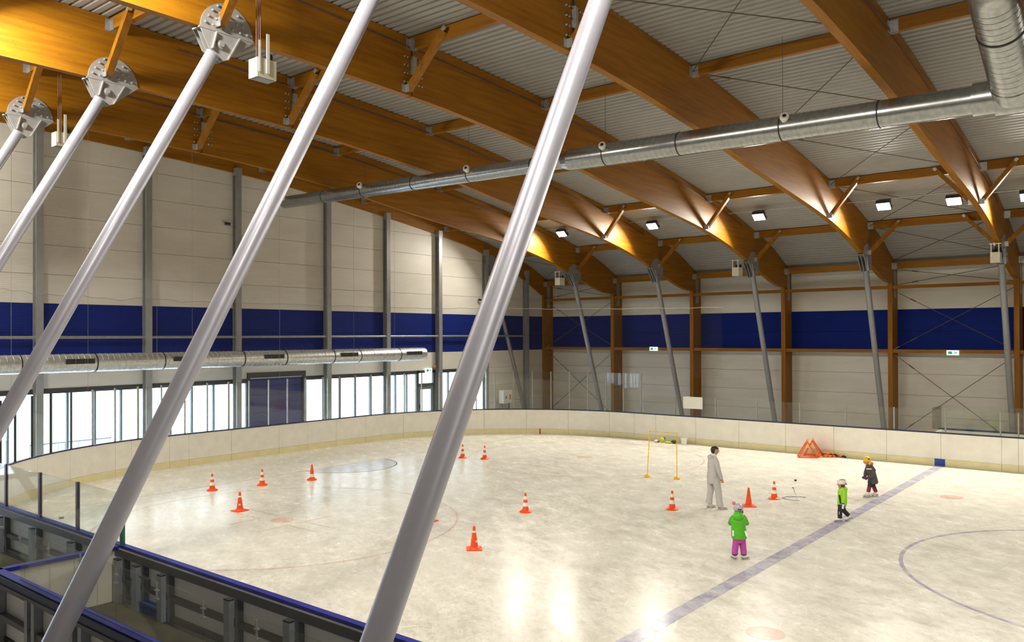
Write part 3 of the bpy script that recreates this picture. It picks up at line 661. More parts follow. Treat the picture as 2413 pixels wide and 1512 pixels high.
# ------------------------------------------------------------------ ducts
def duct_z(x): return 9.99-(x+11)*0.0165
def spiral(mb, xs, r, y, z):
    for x in xs: mb.tube([(x-0.012, y, z(x)), (x+0.012, y, z(x))], r, 32)
t = thing('overhead_duct', 'long round spiral duct hung under the roof beams along the hall', 'duct', (-8, 0.5, 9.5))
DY_ = 0.5
def seg(x0, x1, r): return MB().tube([(x0, DY_, duct_z(x0)), (x1, DY_, duct_z(x1))], r, 36)
p = seg(-21.4, -7.55, 0.235).build('slim_section', 'duct', t, True)
mb = MB(); [mb.tube([(x-0.02, DY_, duct_z(x)), (x+0.02, DY_, duct_z(x))], 0.2385, 36) for x in [-21.2+0.16*k for k in range(85)]]; mb.build('spiral_seams', 'duct', p, True)
MB().tube([(-7.55, DY_, duct_z(-7.5)), (-7.3, DY_, duct_z(-7.3))], [0.235, 0.315], 36).build('reducer', 'duct', t, True)
p = seg(-7.3, 3.25, 0.315).build('wide_section', 'duct', t, True)
mb = MB(); [mb.tube([(x-0.02, DY_, duct_z(x)), (x+0.02, DY_, duct_z(x))], 0.319, 36) for x in [-7.1+0.16*k for k in range(64)]]; mb.build('spiral_seams', 'duct', p, True)
for x in (-18.8, -13.9, -8.7, -16.53, -11.3): seg(x-0.014, x+0.014, 0.245).build('joint_band', 'black', t, True)
for x in (-6.05, -3.73, -0.95, 1.31): seg(x-0.014, x+0.014, 0.325).build('joint_band', 'black', t, True)
for x in (-0.89, -6.09, -11.3, -16.53, -21.18):
    r = 0.315 if x > -7.4 else 0.235; a = Vector((0.25, -0.80, 0.42)).normalized(); c = Vector((x, DY_, duct_z(x)))
    nz = MB().tube([c+a*(r-0.05), c+a*(r+0.10)], 0.085, 18).tube([c+a*(r+0.10), c+a*(r+0.16)], [0.115, 0.10], 18).build('jet_nozzle', 'white', t, True)
    MB().tube([c+a*(r+0.155), c+a*(r+0.165)], 0.05, 14).build('nozzle_core', 'black', nz)
for x in (-0.95, -6.1, -11.35, -16.5): MB().tube([(x, DY_, duct_z(x)+0.2), (x, DY_, top(DY_)+0.1)], 0.006, 5).build('hanger_wire', 'cable', t)
seg(3.2, 3.62, 0.37).build('end_collar', 'duct', t, True)
seg(3.62, 5.9, 0.43).build('tee_piece', 'duct', t, True)
b0, bd = Vector((3.98, 0.35, duct_z(4)+0.02)), Vector((0.0, -0.908, 0.418)); b1 = b0+bd*2.9
br = MB().tube([b0, b1, b1+Vector((0, -0.5, 0.1)), b1+Vector((0, -9, 0.1))], 0.42, 40).build('branch_section', 'duct', t, True)
mb = MB(); [mb.tube([b0+bd*(0.3+0.16*k-0.012), b0+bd*(0.3+0.16*k+0.012)], 0.4245, 40) for k in range(16)]; mb.build('spiral_seams', 'duct', br, True)
MB().tube([b0+bd*1.9, b0+bd*1.94], 0.432, 40).build('joint_band', 'black', t, True)
MB().tube([b0+bd*0.30, b0+bd*0.36], 0.435, 40).build('branch_collar', 'duct', t, True)

t = thing('wall_duct', 'large round spiral duct with grilles along the windowed wall below the blue band', 'duct', (-21.95, -3, 3.5))
DX_, DZ_ = -22.15, 3.83
p = MB().tube([(DX_, -20, DZ_), (DX_, 9.25, DZ_)], 0.31, 36).build('duct_tube', 'duct_bright', t, True)
mb = MB(); [mb.tube([(DX_, y-0.02, DZ_), (DX_, y+0.02, DZ_)], 0.318, 36) for y in [-14+0.2*k for k in range(116)]]; mb.build('spiral_seams', 'duct_bright', p, True)
for y in (-13.5, -11.4, -9.19, -6.8, -4.36, -1.02, 0.99, 3.5, 5.01, 7.5): MB().tube([(DX_, y-0.02, DZ_), (DX_, y+0.02, DZ_)], 0.323, 36).build('joint_band', 'black', t, True)
for y0, y1 in ((-7.88, -6.91), (-4.06, -3.1), (-0.15, 0.81), (3.79, 4.79), (7.84, 8.87)):
    a0 = math.radians(6)
    g = MB().box(DX_+0.29, DX_+0.325, y0, y1, DZ_-0.02, DZ_+0.15).build('grille', 'black', t)
    for k in range(3): MB().box(DX_+0.325, DX_+0.331, y0+(y1-y0)*k/3, y0+(y1-y0)*k/3+0.012, DZ_-0.02, DZ_+0.15).build('grille_bar', 'frame', g)
MB().tube([(DX_, 9.25, DZ_), (DX_, 9.28, DZ_)], [0.31, 0.27], 36).build('end_cap', 'duct_bright', t, True)

# ------------------------------------------------------------------ floodlights
def floodlight(c, dirv, label, bar=None):
    c = Vector(c); dv = Vector(dirv).normalized(); t = thing('floodlight', label, 'floodlight', c, group='floodlights')
    up = Vector((1, 0, 0)).cross(dv).normalized()
    MB().bar(c-dv*0.18, c-dv*0.01, 0.52, 0.40, up).build('housing', 'dark', t)
    MB().bar(c-dv*0.01, c+dv*0.005, 0.46, 0.34, up).build('lamp_glass', 'lamp_glass', t)
    MB().bar(c+Vector((-0.28, 0, 0.0))-dv*0.08, c+Vector((-0.28, 0, 0.27))-dv*0.08, 0.02, 0.04).bar(c+Vector((0.28, 0, 0.0))-dv*0.08, c+Vector((0.28, 0, 0.27))-dv*0.08, 0.02, 0.04).bar(c+Vector((-0.29, 0, 0.27))-dv*0.08, c+Vector((0.29, 0, 0.27))-dv*0.08, 0.03, 0.03).build('yoke', 'galv', t)
    if bar: MB().tube([(bar[0], c.y-dv.y*0.08, c.z+0.30), (bar[1], c.y-dv.y*0.08, c.z+0.30)], 0.022, 8).build('mounting_bar', 'galv', t)
    ld = bpy.data.lights.new('flood', 'AREA'); ld.shape = 'RECTANGLE'; ld.size = 0.46; ld.size_y = 0.34; ld.energy = LAMP_WATTS; ld.color = LAMP_COLOR; ld.spread = math.radians(150)
    lo = bpy.data.objects.new('lamp_light', ld); COL.objects.link(lo); lo.parent = t; lo.location = dv*0.02
    lo.rotation_euler = dv.to_track_quat('-Z', 'Y').to_euler()
FD = (0.0, -0.60, -0.80)
bays_l = ['hidden behind the nearest strut', 'right of the first roof beam', 'right of the second roof beam', 'right of the third roof beam', 'left one of the pair after the fourth beam', 'right one of the pair before the fifth beam', 'at the right picture edge']
for k, (x, z, b) in enumerate([(-20.4, 9.90, 0), (-17.47, 9.86, 1), (-12.3, 9.80, 2), (-7.18, 9.74, 3), (-2.2, 9.68, 4), (0.23, 9.62, None), (2.56, 9.52, 5)]):
    floodlight((x, 14.5, z), FD, 'lit floodlight under the far roof slope, '+bays_l[k], None if b is None else (XB(b)+0.01, XB(b+1)-0.21))
for k, x in enumerate((-22.4, -17.4, -12.4, -7.4, -2.4, 2.6)):
    floodlight((x, -13.4, 11.95), (0.0, 0.62, -0.785), 'floodlight of the near row above the picture, %s' % ['at the gable wall', 'after the first beam', 'after the second beam', 'after the third beam', 'after the fourth beam', 'after the fifth beam'][k], (XB(k)+0.01, XB(k+1)-0.21))
for k, x in enumerate((8.0, 13.0, 19.0, 26.0)):
    floodlight((x, 14.5, 9.6), FD, 'floodlight of the far row outside the picture, number %s beyond the right edge' % ['one', 'two', 'three', 'four'][k])
    floodlight((x, -13.4, 11.95), (0.0, 0.62, -0.785), 'near row floodlight outside the picture, number %s behind the viewer' % ['one', 'two', 'three', 'four'][k])

# white loudspeaker boxes on hangers
def speaker(c, label, far):
    x, y, z = c; t = thing('speaker_box', label, 'box', (x, y, z), group='white hanging boxes')
    b = MB().box(x-0.16, x+0.16, y-0.23, y+0.23, z, z+0.40).build('casing', 'cream', t)
    MB().box(x-0.13, x+0.13, y-0.20, y+0.20, z-0.012, z).build('base_plate', 'post', b)
    if far: MB().box(x-0.14, x-0.11, y-0.24, y-0.225, z+0.2, z+0.74).box(x+0.11, x+0.14, y-0.24, y-0.225, z+0.2, z+0.74).box(x-0.2, x+0.2, y-0.235, y-0.215, z+0.70, z+0.73).build('bracket', 'white', t)
    else: MB().box(x+0.16, x+0.175, y-0.20, y-0.16, z+0.10, z+0.75).box(x+0.16, x+0.18, y-0.02, y+0.05, z+0.10, z+0.92).build('bracket', 'white', t)
    for dx in (-0.03, 0.03, 0.0): MB().tube([(x-0.12+dx, y-0.02+dx, z+0.4), (x-0.12+dx, y-0.02+dx, z+0.74 if far else top(y)-0.05)], 0.011, 6).build('supply_cable', 'copper' if dx else 'cable', t)
    for dx in (-0.1, 0.1): MB().ball((x+dx, y+0.12, z+0.47), (0.06, 0.05, 0.08), 10, 6).build('cable_gland', 'black', t)
speaker((XB(3)+0.42, -9.62, 10.08), 'white hanging box right of the third near strut plate', False)
speaker((XB(1)+0.42, -9.50, 10.18), 'white hanging box between the two leftmost near struts', False)
for i, lb in ((1, 'white box hanging beside the first far strut head from the corner'), (3, 'white box hanging beside the third far strut head from the corner'), (5, 'white box hanging at the fifth far strut head, right of picture')):
    speaker((XB(i)-(0.45 if i < 5 else 0.15), 16.55, 7.42), lb, True)

# exit signs, beacon, wall cameras, wall box, notice board
def exit_sign(c, axis, label):
    x, y, z = c; t = thing('exit_sign', label, 'sign', c)
    if axis == 'y':
        f = MB().box(x-0.24, x+0.24, y-0.06, y+0.0, z, z+0.22).build('sign_body', 'sign', t)
        q = -1
        mb = MB().box(x-0.18, x-0.02, y-0.066, y-0.061, z+0.05, z+0.17).box(x+0.06, x+0.18, y-0.066, y-0.061, z+0.09, z+0.13); mb.build('running_figure_mark', 'sign_green', f)
        MB().box(x-0.25, x+0.25, y-0.065, y+0.0, z-0.012, z).box(x-0.25, x+0.25, y-0.065, y, z+0.22, z+0.235).build('sign_rim', 'dark', t)
    else:
        f = MB().box(x, x+0.06, y-0.24, y+0.24, z, z+0.22).build('sign_body', 'sign', t)
        MB().box(x+0.061, x+0.066, y-0.18, y-0.02, z+0.05, z+0.17).box(x+0.061, x+0.066, y+0.06, y+0.18, z+0.09, z+0.13).build('running_figure_mark', 'sign_green', f)
        MB().box(x, x+0.065, y-0.25, y+0.25, z-0.012, z).build('sign_rim', 'dark', t)
exit_sign((-15.98, 21.33, 3.84), 'y', 'lit exit sign on the lower girt between first and second timber columns')
exit_sign((-1.10, 21.33, 3.78), 'y', 'lit exit sign on the lower girt near the right end of the far wall')
exit_sign((XG+0.06, 11.15, 2.80), 'x', 'lit exit sign above the glazed exit door')
t = thing('alarm_beacon', 'small orange beacon beside the exit sign above the door', 'beacon', (XG+0.05, 11.6, 2.98))
MB().box(XG, XG+0.08, 11.53, 11.67, 2.96, 3.0).build('base', 'dark', t); MB().ball((XG+0.08, 11.6, 3.07), (0.09, 0.09, 0.10), 12, 8).build('lens', 'beacon', t, True)
for (y, z, lb) in ((-0.75, 9.38, 'small dark camera high on the gable wall left of the long strut top'), (15.25, 6.75, 'small dark camera on the gable wall near the far corner strut')):
    t = thing('wall_camera', lb, 'camera', (XG+0.1, y, z)); MB().bar((XG, y, z), (XG+0.12, y, z), 0.05, 0.05).build('arm', 'white', t); MB().tube([(XG+0.10, y-0.08, z), (XG+0.22, y+0.12, z-0.03)], 0.06, 12).build('body', 'black', t, True)
t = thing('wall_cabinet', 'pale grey control cabinet on legs behind the corner glass', 'cabinet', (-23.2, 17.0, -0.05))
c = MB().box(-23.4, -23.05, 16.66, 17.44, 0.84, 1.58).build('cabinet_body', 'white', t)
MB().box(-23.05, -23.04, 16.85, 16.93, 1.1, 1.25).build('label_plate', 'black', c); MB().box(-23.05, -23.04, 17.2, 17.3, 1.05, 1.32).build('warning_plate', 'red_mark', c)
for y in (16.72, 17.38): MB().box(-23.3, -23.2, y-0.03, y+0.03, -0.05, 0.84).build('leg', 'frame', t)
t = thing('notice_board', 'blank white board fixed to the glass of the far boards', 'sign', (-9.55, 13.02, 1.5))
MB().box(-10.0, -9.11, 13.0, 13.03, 1.53, 2.04).build('sheet', 'white', t); MB().box(-9.85, -9.80, 13.03, 13.13, 1.6, 1.95).box(-9.3, -9.25, 13.03, 13.13, 1.6, 1.95).build('clip', 'galv', t)
t = thing('side_table', 'long low table with steel legs in front of the gable windows', 'table', (-22.5, 6.6, -0.05))
MB().box(-22.75, -22.2, 5.5, 7.9, 0.86, 0.90).build('table_top', 'post', t)
for y in (5.7, 6.9, 7.8):
    for x in (-22.7, -22.25): MB().box(x-0.02, x+0.02, y-0.02, y+0.02, -0.05, 0.86).build('leg', 'galv', t)
t = thing('outdoor_railing', 'thin outdoor handrail seen through the leftmost windows', 'railing', (-26, -6.6, -0.3))
MB().tube([(-26, -7.4, 0.72), (-26, -4.4, 0.72)], 0.025, 8).build('top_rail', 'frame', t)
for k in range(13): MB().tube([(-26, -7.4+k*0.25, -0.3), (-26, -7.4+k*0.25, 0.72)], 0.012, 6).build('baluster', 'frame', t)

# ------------------------------------------------------------------ things on the ice
def cone_parts(kind):
    out = []
    prof = lambda z: 0.090-0.064*(z-0.05)/0.45
    def seg_(z0, z1): return MB().lathe([(prof(z0), z0), (prof(z1), z1)], n=20)
    cuts = {'striped': [(0.05, 0.16, 'orange'), (0.16, 0.26, 'cone_white'), (0.26, 0.34, 'orange'), (0.34, 0.43, 'cone_white'), (0.43, 0.50, 'orange')],
            'single': [(0.05, 0.10, 'orange'), (0.10, 0.20, 'cone_white'), (0.20, 0.50, 'orange')], 'plain': [(0.05, 0.50, 'orange')], 'worn': [(0.05, 0.37, 'orange'), (0.37, 0.41, 'cone_white'), (0.41, 0.50, 'orange')]}[kind]
    for a, b, m in cuts: out.append(('body' if m == 'orange' else 'white_band', seg_(a, b).mesh('cone_band', M[m], smooth=True)))
    if kind == 'striped' or kind == 'single': base = MB().lathe([(0.165, 0), (0.165, 0.02), (0.115, 0.055), (0.088, 0.06)], n=20)
    else: base = MB().prism([(-0.17, -0.17), (0.17, -0.17), (0.17, 0.17), (-0.17, 0.17)], 'z', 0, 0.025).lathe([(0.135, 0.025), (0.12, 0.05), (0.088, 0.06)], n=20)
    out.append(('base', base.mesh('cone_base', M['orange'], smooth=True)))
    out.append(('tip', MB().lathe([(0.026, 0.5), (0.018, 0.512)], n=14).mesh('cone_tip', M['orange'])))
    if kind == 'worn':
        out.append(('sticker', MB().bar((0.055, -0.055, 0.16), (0.048, -0.050, 0.20), 0.05, 0.012, (0.6, -0.8, 0)).mesh('sticker', M['cone_white'])))
    return out
CK = {k: cone_parts(k) for k in ('striped', 'single', 'plain', 'worn')}
cones = [(-16.23, -5.9, 'striped', 'orange cone with two white bands, leftmost on the ice'), (-15.77, -4.43, 'striped', 'orange cone with two white bands, second from left in the rear row'),
         (-15.34, -2.82, 'single', 'orange cone with one white band beside the blue goal crease'), (-12.99, -7.04, 'worn', 'plain orange cone with a worn band near the left face-off spot'),
         (-14.73, 3.9, 'striped', 'striped cone half hidden behind the right edge of the nearest strut'), (-13.85, 4.18, 'striped', 'striped cone just right of the nearest strut, farthest away'),
         (-6.87, -2.33, 'striped', 'striped cone standing alone in the middle of the ice'), (-5.44, -6.05, 'worn', 'plain orange square-based cone closest to the viewer'),
         (-3.98, 0.41, 'striped', 'striped cone left of the adult in grey'), (-2.55, 2.12, 'plain', 'plain orange cone behind the child with pink pompoms'),
         (-2.38, 3.54, 'striped', 'striped cone beside the thin wire loop'), (-8.10, -4.74, 'worn', 'orange cone almost hidden behind the nearest strut')]
for x, y, k, lb in cones:
    t = thing('traffic_cone', lb, 'cone', (x, y, 0.0), random.uniform(0, 1.5), group='training cones')
    for nm, me in CK[k]: part(me, nm, t)

t = thing('training_hurdle', 'yellow pole gate with two domed bases and a crossbar', 'hurdle', (-6.5, 4.6, 0))
A, B = Vector((-7.0, 4.46, 0)), Vector((-6.05, 4.71, 0)); TA, TB = Vector((-6.92, 4.48, 1.52)), Vector((-6.05, 4.71, 1.50))
for p, q in ((A, TA), (B, TB)):
    MB().tube([p+Vector((0, 0, 0.05)), q], 0.014, 10).build('pole', 'yellow', t, True)
    MB().lathe([(0.10, 0), (0.105, 0.02), (0.09, 0.06), (0.055, 0.095), (0.03, 0.105)], tuple(p), 18).build('domed_base', 'yellow', t, True)
    MB().ball(tuple(q), 0.028, 10, 6).build('joint_clip', 'yellow', t)
MB().tube([TA+Vector((-0.03, 0, 0.02)), TB+Vector((0.05, 0, 0.0))], 0.014, 10).build('crossbar', 'yellow', t, True)

def trestle(o, ang, label):
    t = thing('orange_trestle', label, 'trestle', o, ang, group='orange trestles')
    for y in (-0.22, 0.22):
        mb = MB(); pts = [(-0.32, y, 0.02), (0.0, y*0.5, 0.60), (0.36, y, 0.02)]
        for a, b in zip(pts, pts[1:]): mb.bar(a, b, 0.04, 0.04, (0, 1, 0))
        mb.bar(pts[0], pts[2], 0.04, 0.04); mb.build('side_frame', 'orange_steel', t, local=True)
    MB().bar((0, -0.13, 0.60), (0, 0.13, 0.60), 0.05, 0.05).bar((-0.32, -0.22, 0.02), (-0.32, 0.22, 0.02), 0.04, 0.04).bar((0.36, -0.22, 0.02), (0.36, 0.22, 0.02), 0.04, 0.04).build('cross_member', 'orange_steel', t, local=True)
    MB().tube([(0.0, -0.05, 0.62), (0.03, -0.1, 0.70), (0.0, 0.02, 0.66), (-0.03, -0.13, 0.50), (0.05, -0.15, 0.38)], 0.025, 6).build('strap', 'yellow', t, local=True)
trestle((-4.42, 12.25, 0), 0.45, 'orange A-shaped training frame in front against the far boards')
trestle((-4.35, 12.68, 0), 0.20, 'orange A-shaped training frame behind, leaning at the far boards')
t = thing('strap_pile', 'heap of brown and yellow straps beside the orange frames', 'straps', (-3.85, 12.72, 0))
for k in range(9):
    a = k*0.7; c = Vector((-3.85+0.30*math.cos(a*1.7)*(0.3+k/12), 12.72+0.16*math.sin(a*2.3), 0.03+0.028*(8-k)*0.5))
    MB().tube([c+Vector((0.16*math.cos(u), 0.09*math.sin(u), 0.02*math.sin(2*u+k))) for u in [j*0.7 for j in range(8)]], 0.028, 6).build('strap', ['orange_steel', 'yellow', 'black'][k % 3], t)
for k, (x, y) in enumerate(((-3.45, 12.88), (-3.30, 12.93))):
    MB().tube([(x-0.08, y, 0.03), (x, y+0.06, 0.06), (x+0.1, y, 0.035)], 0.03, 6).build('strap', 'black' if k else 'orange_steel', t)
t = thing('white_bucket', 'small white bucket standing by the far boards', 'bucket', (-9.8, 12.67, 0))
MB().lathe([(0.105, 0.0), (0.135, 0.26), (0.145, 0.26), (0.145, 0.285), (0.125, 0.285), (0.10, 0.02)], (-9.8, 12.67, 0), 20).build('pail', 'white', t, True)
MB().tube([(-9.8+0.14*math.cos(a), 12.67-0.02, 0.27-0.05*math.sin(a)) for a in [math.pi*k/10 for k in range(11)]], 0.006, 5).build('handle', 'galv', t)
t = thing('toy_animal', 'yellow and blue toy lying at the far boards, left one', 'toy', (-10.9, 12.6, 0))
MB().ball((-10.85, 12.66, 0.13), (0.12, 0.1, 0.10), 12, 8).build('round_body', 'toygreen', t, True); MB().ball((-10.78, 12.72, 0.18), (0.07, 0.06, 0.07), 12, 8).build('blue_patch', 'toyblue', t, True)
MB().ball((-11.08, 12.58, 0.06), (0.12, 0.08, 0.06), 10, 6).build('head', 'white', t, True); MB().ball((-10.98, 12.56, 0.05), (0.05, 0.05, 0.05), 10, 6).build('collar', 'red_mark', t, True)
t = thing('toy_animal', 'flat yellow and grey toy lying by the white bucket', 'toy', (-10.4, 12.68, 0))
MB().ball((-10.55, 12.66, 0.045), (0.17, 0.10, 0.045), 12, 6).build('body', 'toygreen', t, True); MB().ball((-10.30, 12.72, 0.08), (0.13, 0.1, 0.08), 12, 8).build('head', 'greyj', t, True)
t = thing('wire_loop', 'thin bent wire loop lying on the ice beside a cone', 'wire', (-2.0, 3.9, 0))
MB().tube([(-1.75, 4.32, 0.01), (-2.0, 4.22, 0.01), (-2.22, 4.02, 0.01), (-2.24, 3.78, 0.01), (-2.05, 3.66, 0.01), (-1.72, 3.69, 0.012)], 0.012, 6).build('loop', 'galv', t)
MB().tube([(-1.80, 3.78, 0.015), (-1.95, 4.0, 0.15), (-2.03, 4.1, 0.27)], 0.010, 6).build('stem', 'galv', t); MB().ball((-2.05, 4.12, 0.275), (0.035, 0.02, 0.015), 8, 5).build('grip', 'cable', t)
t = thing('small_puck_marker', 'tiny black and white object lying on the ice behind the wire loop', 'marker', (-2.94, 6.8, 0))
MB().box(-2.95, -2.90, 6.77, 6.82, 0.0, 0.05).build('dark_block', 'black', t); MB().box(-3.01, -2.96, 6.86, 6.91, 0.0, 0.05).build('pale_block', 'white', t)

# ------------------------------------------------------------------ people (local frame: x = to the picture's right, y = away, z = up)
def skin(name, nodes, edges, mat, parent, root, sub=2):
    ids = list(nodes); me = bpy.data.meshes.new(name)
    me.from_pydata([nodes[k][:3] for k in ids], [(ids.index(a), ids.index(b)) for a, b in edges], [])
    o = bpy.data.objects.new('tmp_skin', me); COL.objects.link(o)
    md = o.modifiers.new('skin', 'SKIN'); md.use_smooth_shade = True; md.branch_smoothing = 0.35
    sv = o.data.skin_vertices[0].data
    for k, key in enumerate(ids):
        r = nodes[key][3:]; sv[k].radius = (r[0], r[1] if len(r) > 1 else r[0]); sv[k].use_root = key == root
    ss = o.modifiers.new('sub', 'SUBSURF'); ss.levels = sub; ss.render_levels = sub
    dg = bpy.context.evaluated_depsgraph_get(); dg.update()
    nm = bpy.data.meshes.new_from_object(o.evaluated_get(dg)); nm.name = name
    bpy.data.objects.remove(o); nm.materials.clear(); nm.materials.append(M[mat])
    nm.polygons.foreach_set('use_smooth', [True]*len(nm.polygons))
    p = bpy.data.objects.new(name, nm); COL.objects.link(p); p.parent = parent; return p
def chain(*ks): return list(zip(ks, ks[1:]))
def shell(name, mat, parent, rings, n=20, closed=True):
    """garment or helmet as a loft: rings = (cx, cy, cz, rx, ry[, tilt])"""
    mb = MB(); base = 0
    for rg in rings:
        x, y, z, rx, ry = rg[:5]; tl = rg[5] if len(rg) > 5 else 0
        for k in range(n):
            a = 2*math.pi*k/n; dx, dy = rx*math.cos(a), ry*math.sin(a)
            mb.v.append((x+dx*math.cos(tl), y+dy, z+dx*math.sin(tl)))
    for i in range(len(rings)-1):
        for k in range(n): k2 = (k+1) % n; mb.f.append((i*n+k, i*n+k2, (i+1)*n+k2, (i+1)*n+k))
    mb.f.append(tuple(reversed(range(n)))); o = (len(rings)-1)*n; mb.f.append(tuple(o+k for k in range(n)))
    return mb.build(name, mat, parent, True, True)
def limb(name, mat, parent, pts, rs, n=14): return MB().tube(pts, rs, n).build(name, mat, parent, True, True)
def skate(parent, ankle, heel_dir, pitch=0.0, s=1.0, boot='skate'):
    """white figure skate: ankle point, unit direction of the toe in the ground plane"""
    a = Vector(ankle); d = Vector((heel_dir[0], heel_dir[1], 0)).normalized(); d = (d*math.cos(pitch)-Vector((0, 0, 1))*math.sin(pitch)).normalized()
    side = d.cross(Vector((0, 0, 1))).normalized(); u = side.cross(d).normalized()
    zb = 0.055*s
    heel = a-d*0.05*s-u*(a.z-zb) if pitch == 0 else a-d*0.05*s-u*0.07*s
    t = thing2('ice_skate', parent)
    MB().tube([a+u*0.04*s, a-u*0.02*s, heel+d*0.03*s+u*0.035*s], [0.042*s, 0.045*s, 0.042*s], 12).build('boot_shaft', boot, t, True, True)
    MB().tube([heel-d*0.005*s+u*0.02*s, heel+d*0.06*s+u*0.03*s, heel+d*0.14*s+u*0.025*s, heel+d*0.20*s+u*0.015*s, heel+d*0.215*s+u*0.012*s], [0.036*s, 0.042*s, 0.040*s, 0.034*s, 0.018*s], 12).build('boot_foot', boot, t, True, True)
    MB().bar(heel-u*0.008*s-d*0.02*s, heel+d*0.21*s-u*0.008*s, 0.055*s, 0.012*s, tuple(u)).build('sole', 'dark', t, False, True)
    b0 = heel-u*0.045*s
    MB().bar(b0-d*0.035*s, b0+d*0.235*s, 0.006*s, 0.018*s, tuple(u)).bar(heel+d*0.02*s-u*0.012*s, b0+d*0.02*s, 0.012*s, 0.03*s, tuple(d)).bar(heel+d*0.16*s-u*0.012*s, b0+d*0.16*s, 0.012*s, 0.03*s, tuple(d)).build('blade', 'blade', t, False, True)
def thing2(name, parent):
    o = bpy.data.objects.new(name, None); COL.objects.link(o); o.parent = parent; o.empty_display_size = 0.05; return o
def hand(parent, c, d, palm_n, s, mat='skin', curl=0.5):
    """palm and five bent fingers; d = pointing direction, palm_n = direction the palm faces"""
    c, d, pn = Vector(c), Vector(d).normalized(), Vector(palm_n).normalized(); sd = d.cross(pn).normalized()
    mb = MB(); mb.tube([c-d*0.045*s, c-d*0.01*s, c+d*0.035*s], [0.022*s, 0.034*s, 0.030*s], 10)
    for k, l in enumerate((0.070, 0.078, 0.072, 0.056)):
        b = c+d*0.03*s+sd*(k-1.5)*0.019*s; m = b+(d*0.6+pn*0.35*curl*2)*l*0.5*s; e = m+(d*0.25+pn*0.8)*l*0.5*s
        mb.tube([b, m, e], [0.010*s, 0.0095*s, 0.007*s], 7)
    b = c-d*0.02*s-sd*0.026*s; mb.tube([b, b+(d*0.4-sd*0.6+pn*0.3)*0.035*s, b+(d*0.9-sd*0.5+pn*0.6)*0.055*s], [0.012*s, 0.011*s, 0.008*s], 7)
    return mb.build('hand', mat, parent, True, True)
def face(parent, c, fd, r):
    """eyes, nose, mouth and ear on a head at c looking along fd"""
    c, fd = Vector(c), Vector(fd).normalized(); sd = fd.cross(Vector((0, 0, 1))).normalized(); up = sd.cross(fd)
    for s_ in (-1, 1):
        e = c+fd*r*0.80+sd*s_*r*0.36+up*r*0.08
        MB().ball(tuple(e), r*0.08, 8, 6).build('eye', 'hair', parent, True, True)
        MB().ball(tuple(c+sd*s_*r*0.93), (r*0.16, r*0.16, r*0.26), 8, 6).build('ear', 'skin', parent, True, True)
    MB().tube([c+fd*r*0.88+up*r*0.1, c+fd*r*1.18-up*r*0.2, c+fd*r*0.9-up*r*0.28], [r*0.07, r*0.14, r*0.1], 8).build('nose', 'skin', parent, True, True)
    MB().tube([c+fd*r*0.90-up*r*0.52-sd*r*0.26, c+fd*r*0.99-up*r*0.55, c+fd*r*0.90-up*r*0.52+sd*r*0.26], r*0.055, 6).build('mouth', 'red_mark', parent, True, True)

# adult in grey
t = thing('person', 'adult in a light grey hooded tracksuit and white skates facing right', 'person', (-3.13, 1.23, 0), YAW)
n = {'hip': (-0.06, 0, 0.90, .12, .13), 'wst': (-0.05, 0, 1.04, .10, .12), 'chs': (-0.045, 0, 1.22, .11, .14), 'nkb': (-0.03, 0, 1.40, .06, .07), 'nk': (0.0, 0, 1.46, .048), 'hd': (0.03, 0, 1.55, .082, .075), 'hd2': (0.03, 0, 1.62, .078, .072),
     'sr': (-0.01, -0.15, 1.34, .055), 'er': (0.055, -0.19, 1.06, .042), 'wr': (0.135, -0.17, 0.83, .028), 'sl': (-0.01, 0.15, 1.34, .055), 'el': (0.06, 0.20, 1.07, .042), 'wl': (0.14, 0.18, 0.86, .028),
     'hr': (-0.02, -0.09, 0.85, .085), 'kr': (0.075, -0.09, 0.47, .06), 'ar': (0.11, -0.10, 0.12, .042), 'hl': (-0.07, 0.09, 0.85, .085), 'kl': (-0.085, 0.10, 0.48, .06), 'al': (-0.13, 0.12, 0.14, .042)}
e = chain('hip', 'wst', 'chs', 'nkb', 'nk', 'hd', 'hd2')+[('chs', 'sr'), ('sr', 'er'), ('er', 'wr'), ('chs', 'sl'), ('sl', 'el'), ('el', 'wl'), ('hip', 'hr'), ('hr', 'kr'), ('kr', 'ar'), ('hip', 'hl'), ('hl', 'kl'), ('kl', 'al')]
b = skin('body', n, e, 'skin', t, 'hip')
MB().ball((0.03, 0, 1.575), (0.086, 0.076, 0.108), 16, 12).build('head_shape', 'skin', b, True, True)
face(b, (0.035, 0, 1.57), (1, 0.1, 0.02), 0.084)
hand(b, (0.155, -0.17, 0.785), (0.15, 0, -1), (0.2, 1, 0), 1.0); hand(b, (0.155, 0.18, 0.81), (0.15, 0, -1), (0.2, -1, 0), 1.0)
hr = MB().ball((0.015, 0, 1.615), (0.098, 0.092, 0.090), 16, 10, 0.1).ball((-0.045, 0, 1.59), (0.062, 0.084, 0.10), 12, 8).build('hair', 'hair', b, True, True)
shell('jacket', 'grey_cloth', t, [(-0.055, 0, 0.86, .145, .19), (-0.055, 0, 0.95, .15, .19), (-0.05, 0, 1.02, .135, .175), (-0.05, 0, 1.14, .14, .185), (-0.045, 0, 1.27, .14, .20), (-0.04, 0, 1.36, .12, .185), (-0.03, 0, 1.42, .08, .10), (-0.015, 0, 1.46, .06, .065)])
limb('sleeve', 'grey_cloth', t, [(-0.015, -0.14, 1.38), (-0.005, -0.19, 1.30), (0.05, -0.215, 1.06), (0.09, -0.20, 0.96), (0.135, -0.175, 0.84)], [.055, .072, .062, .056, .045])
limb('sleeve', 'grey_cloth', t, [(-0.015, 0.14, 1.38), (-0.005, 0.19, 1.30), (0.055, 0.22, 1.07), (0.14, 0.185, 0.87)], [.055, .072, .062, .045])
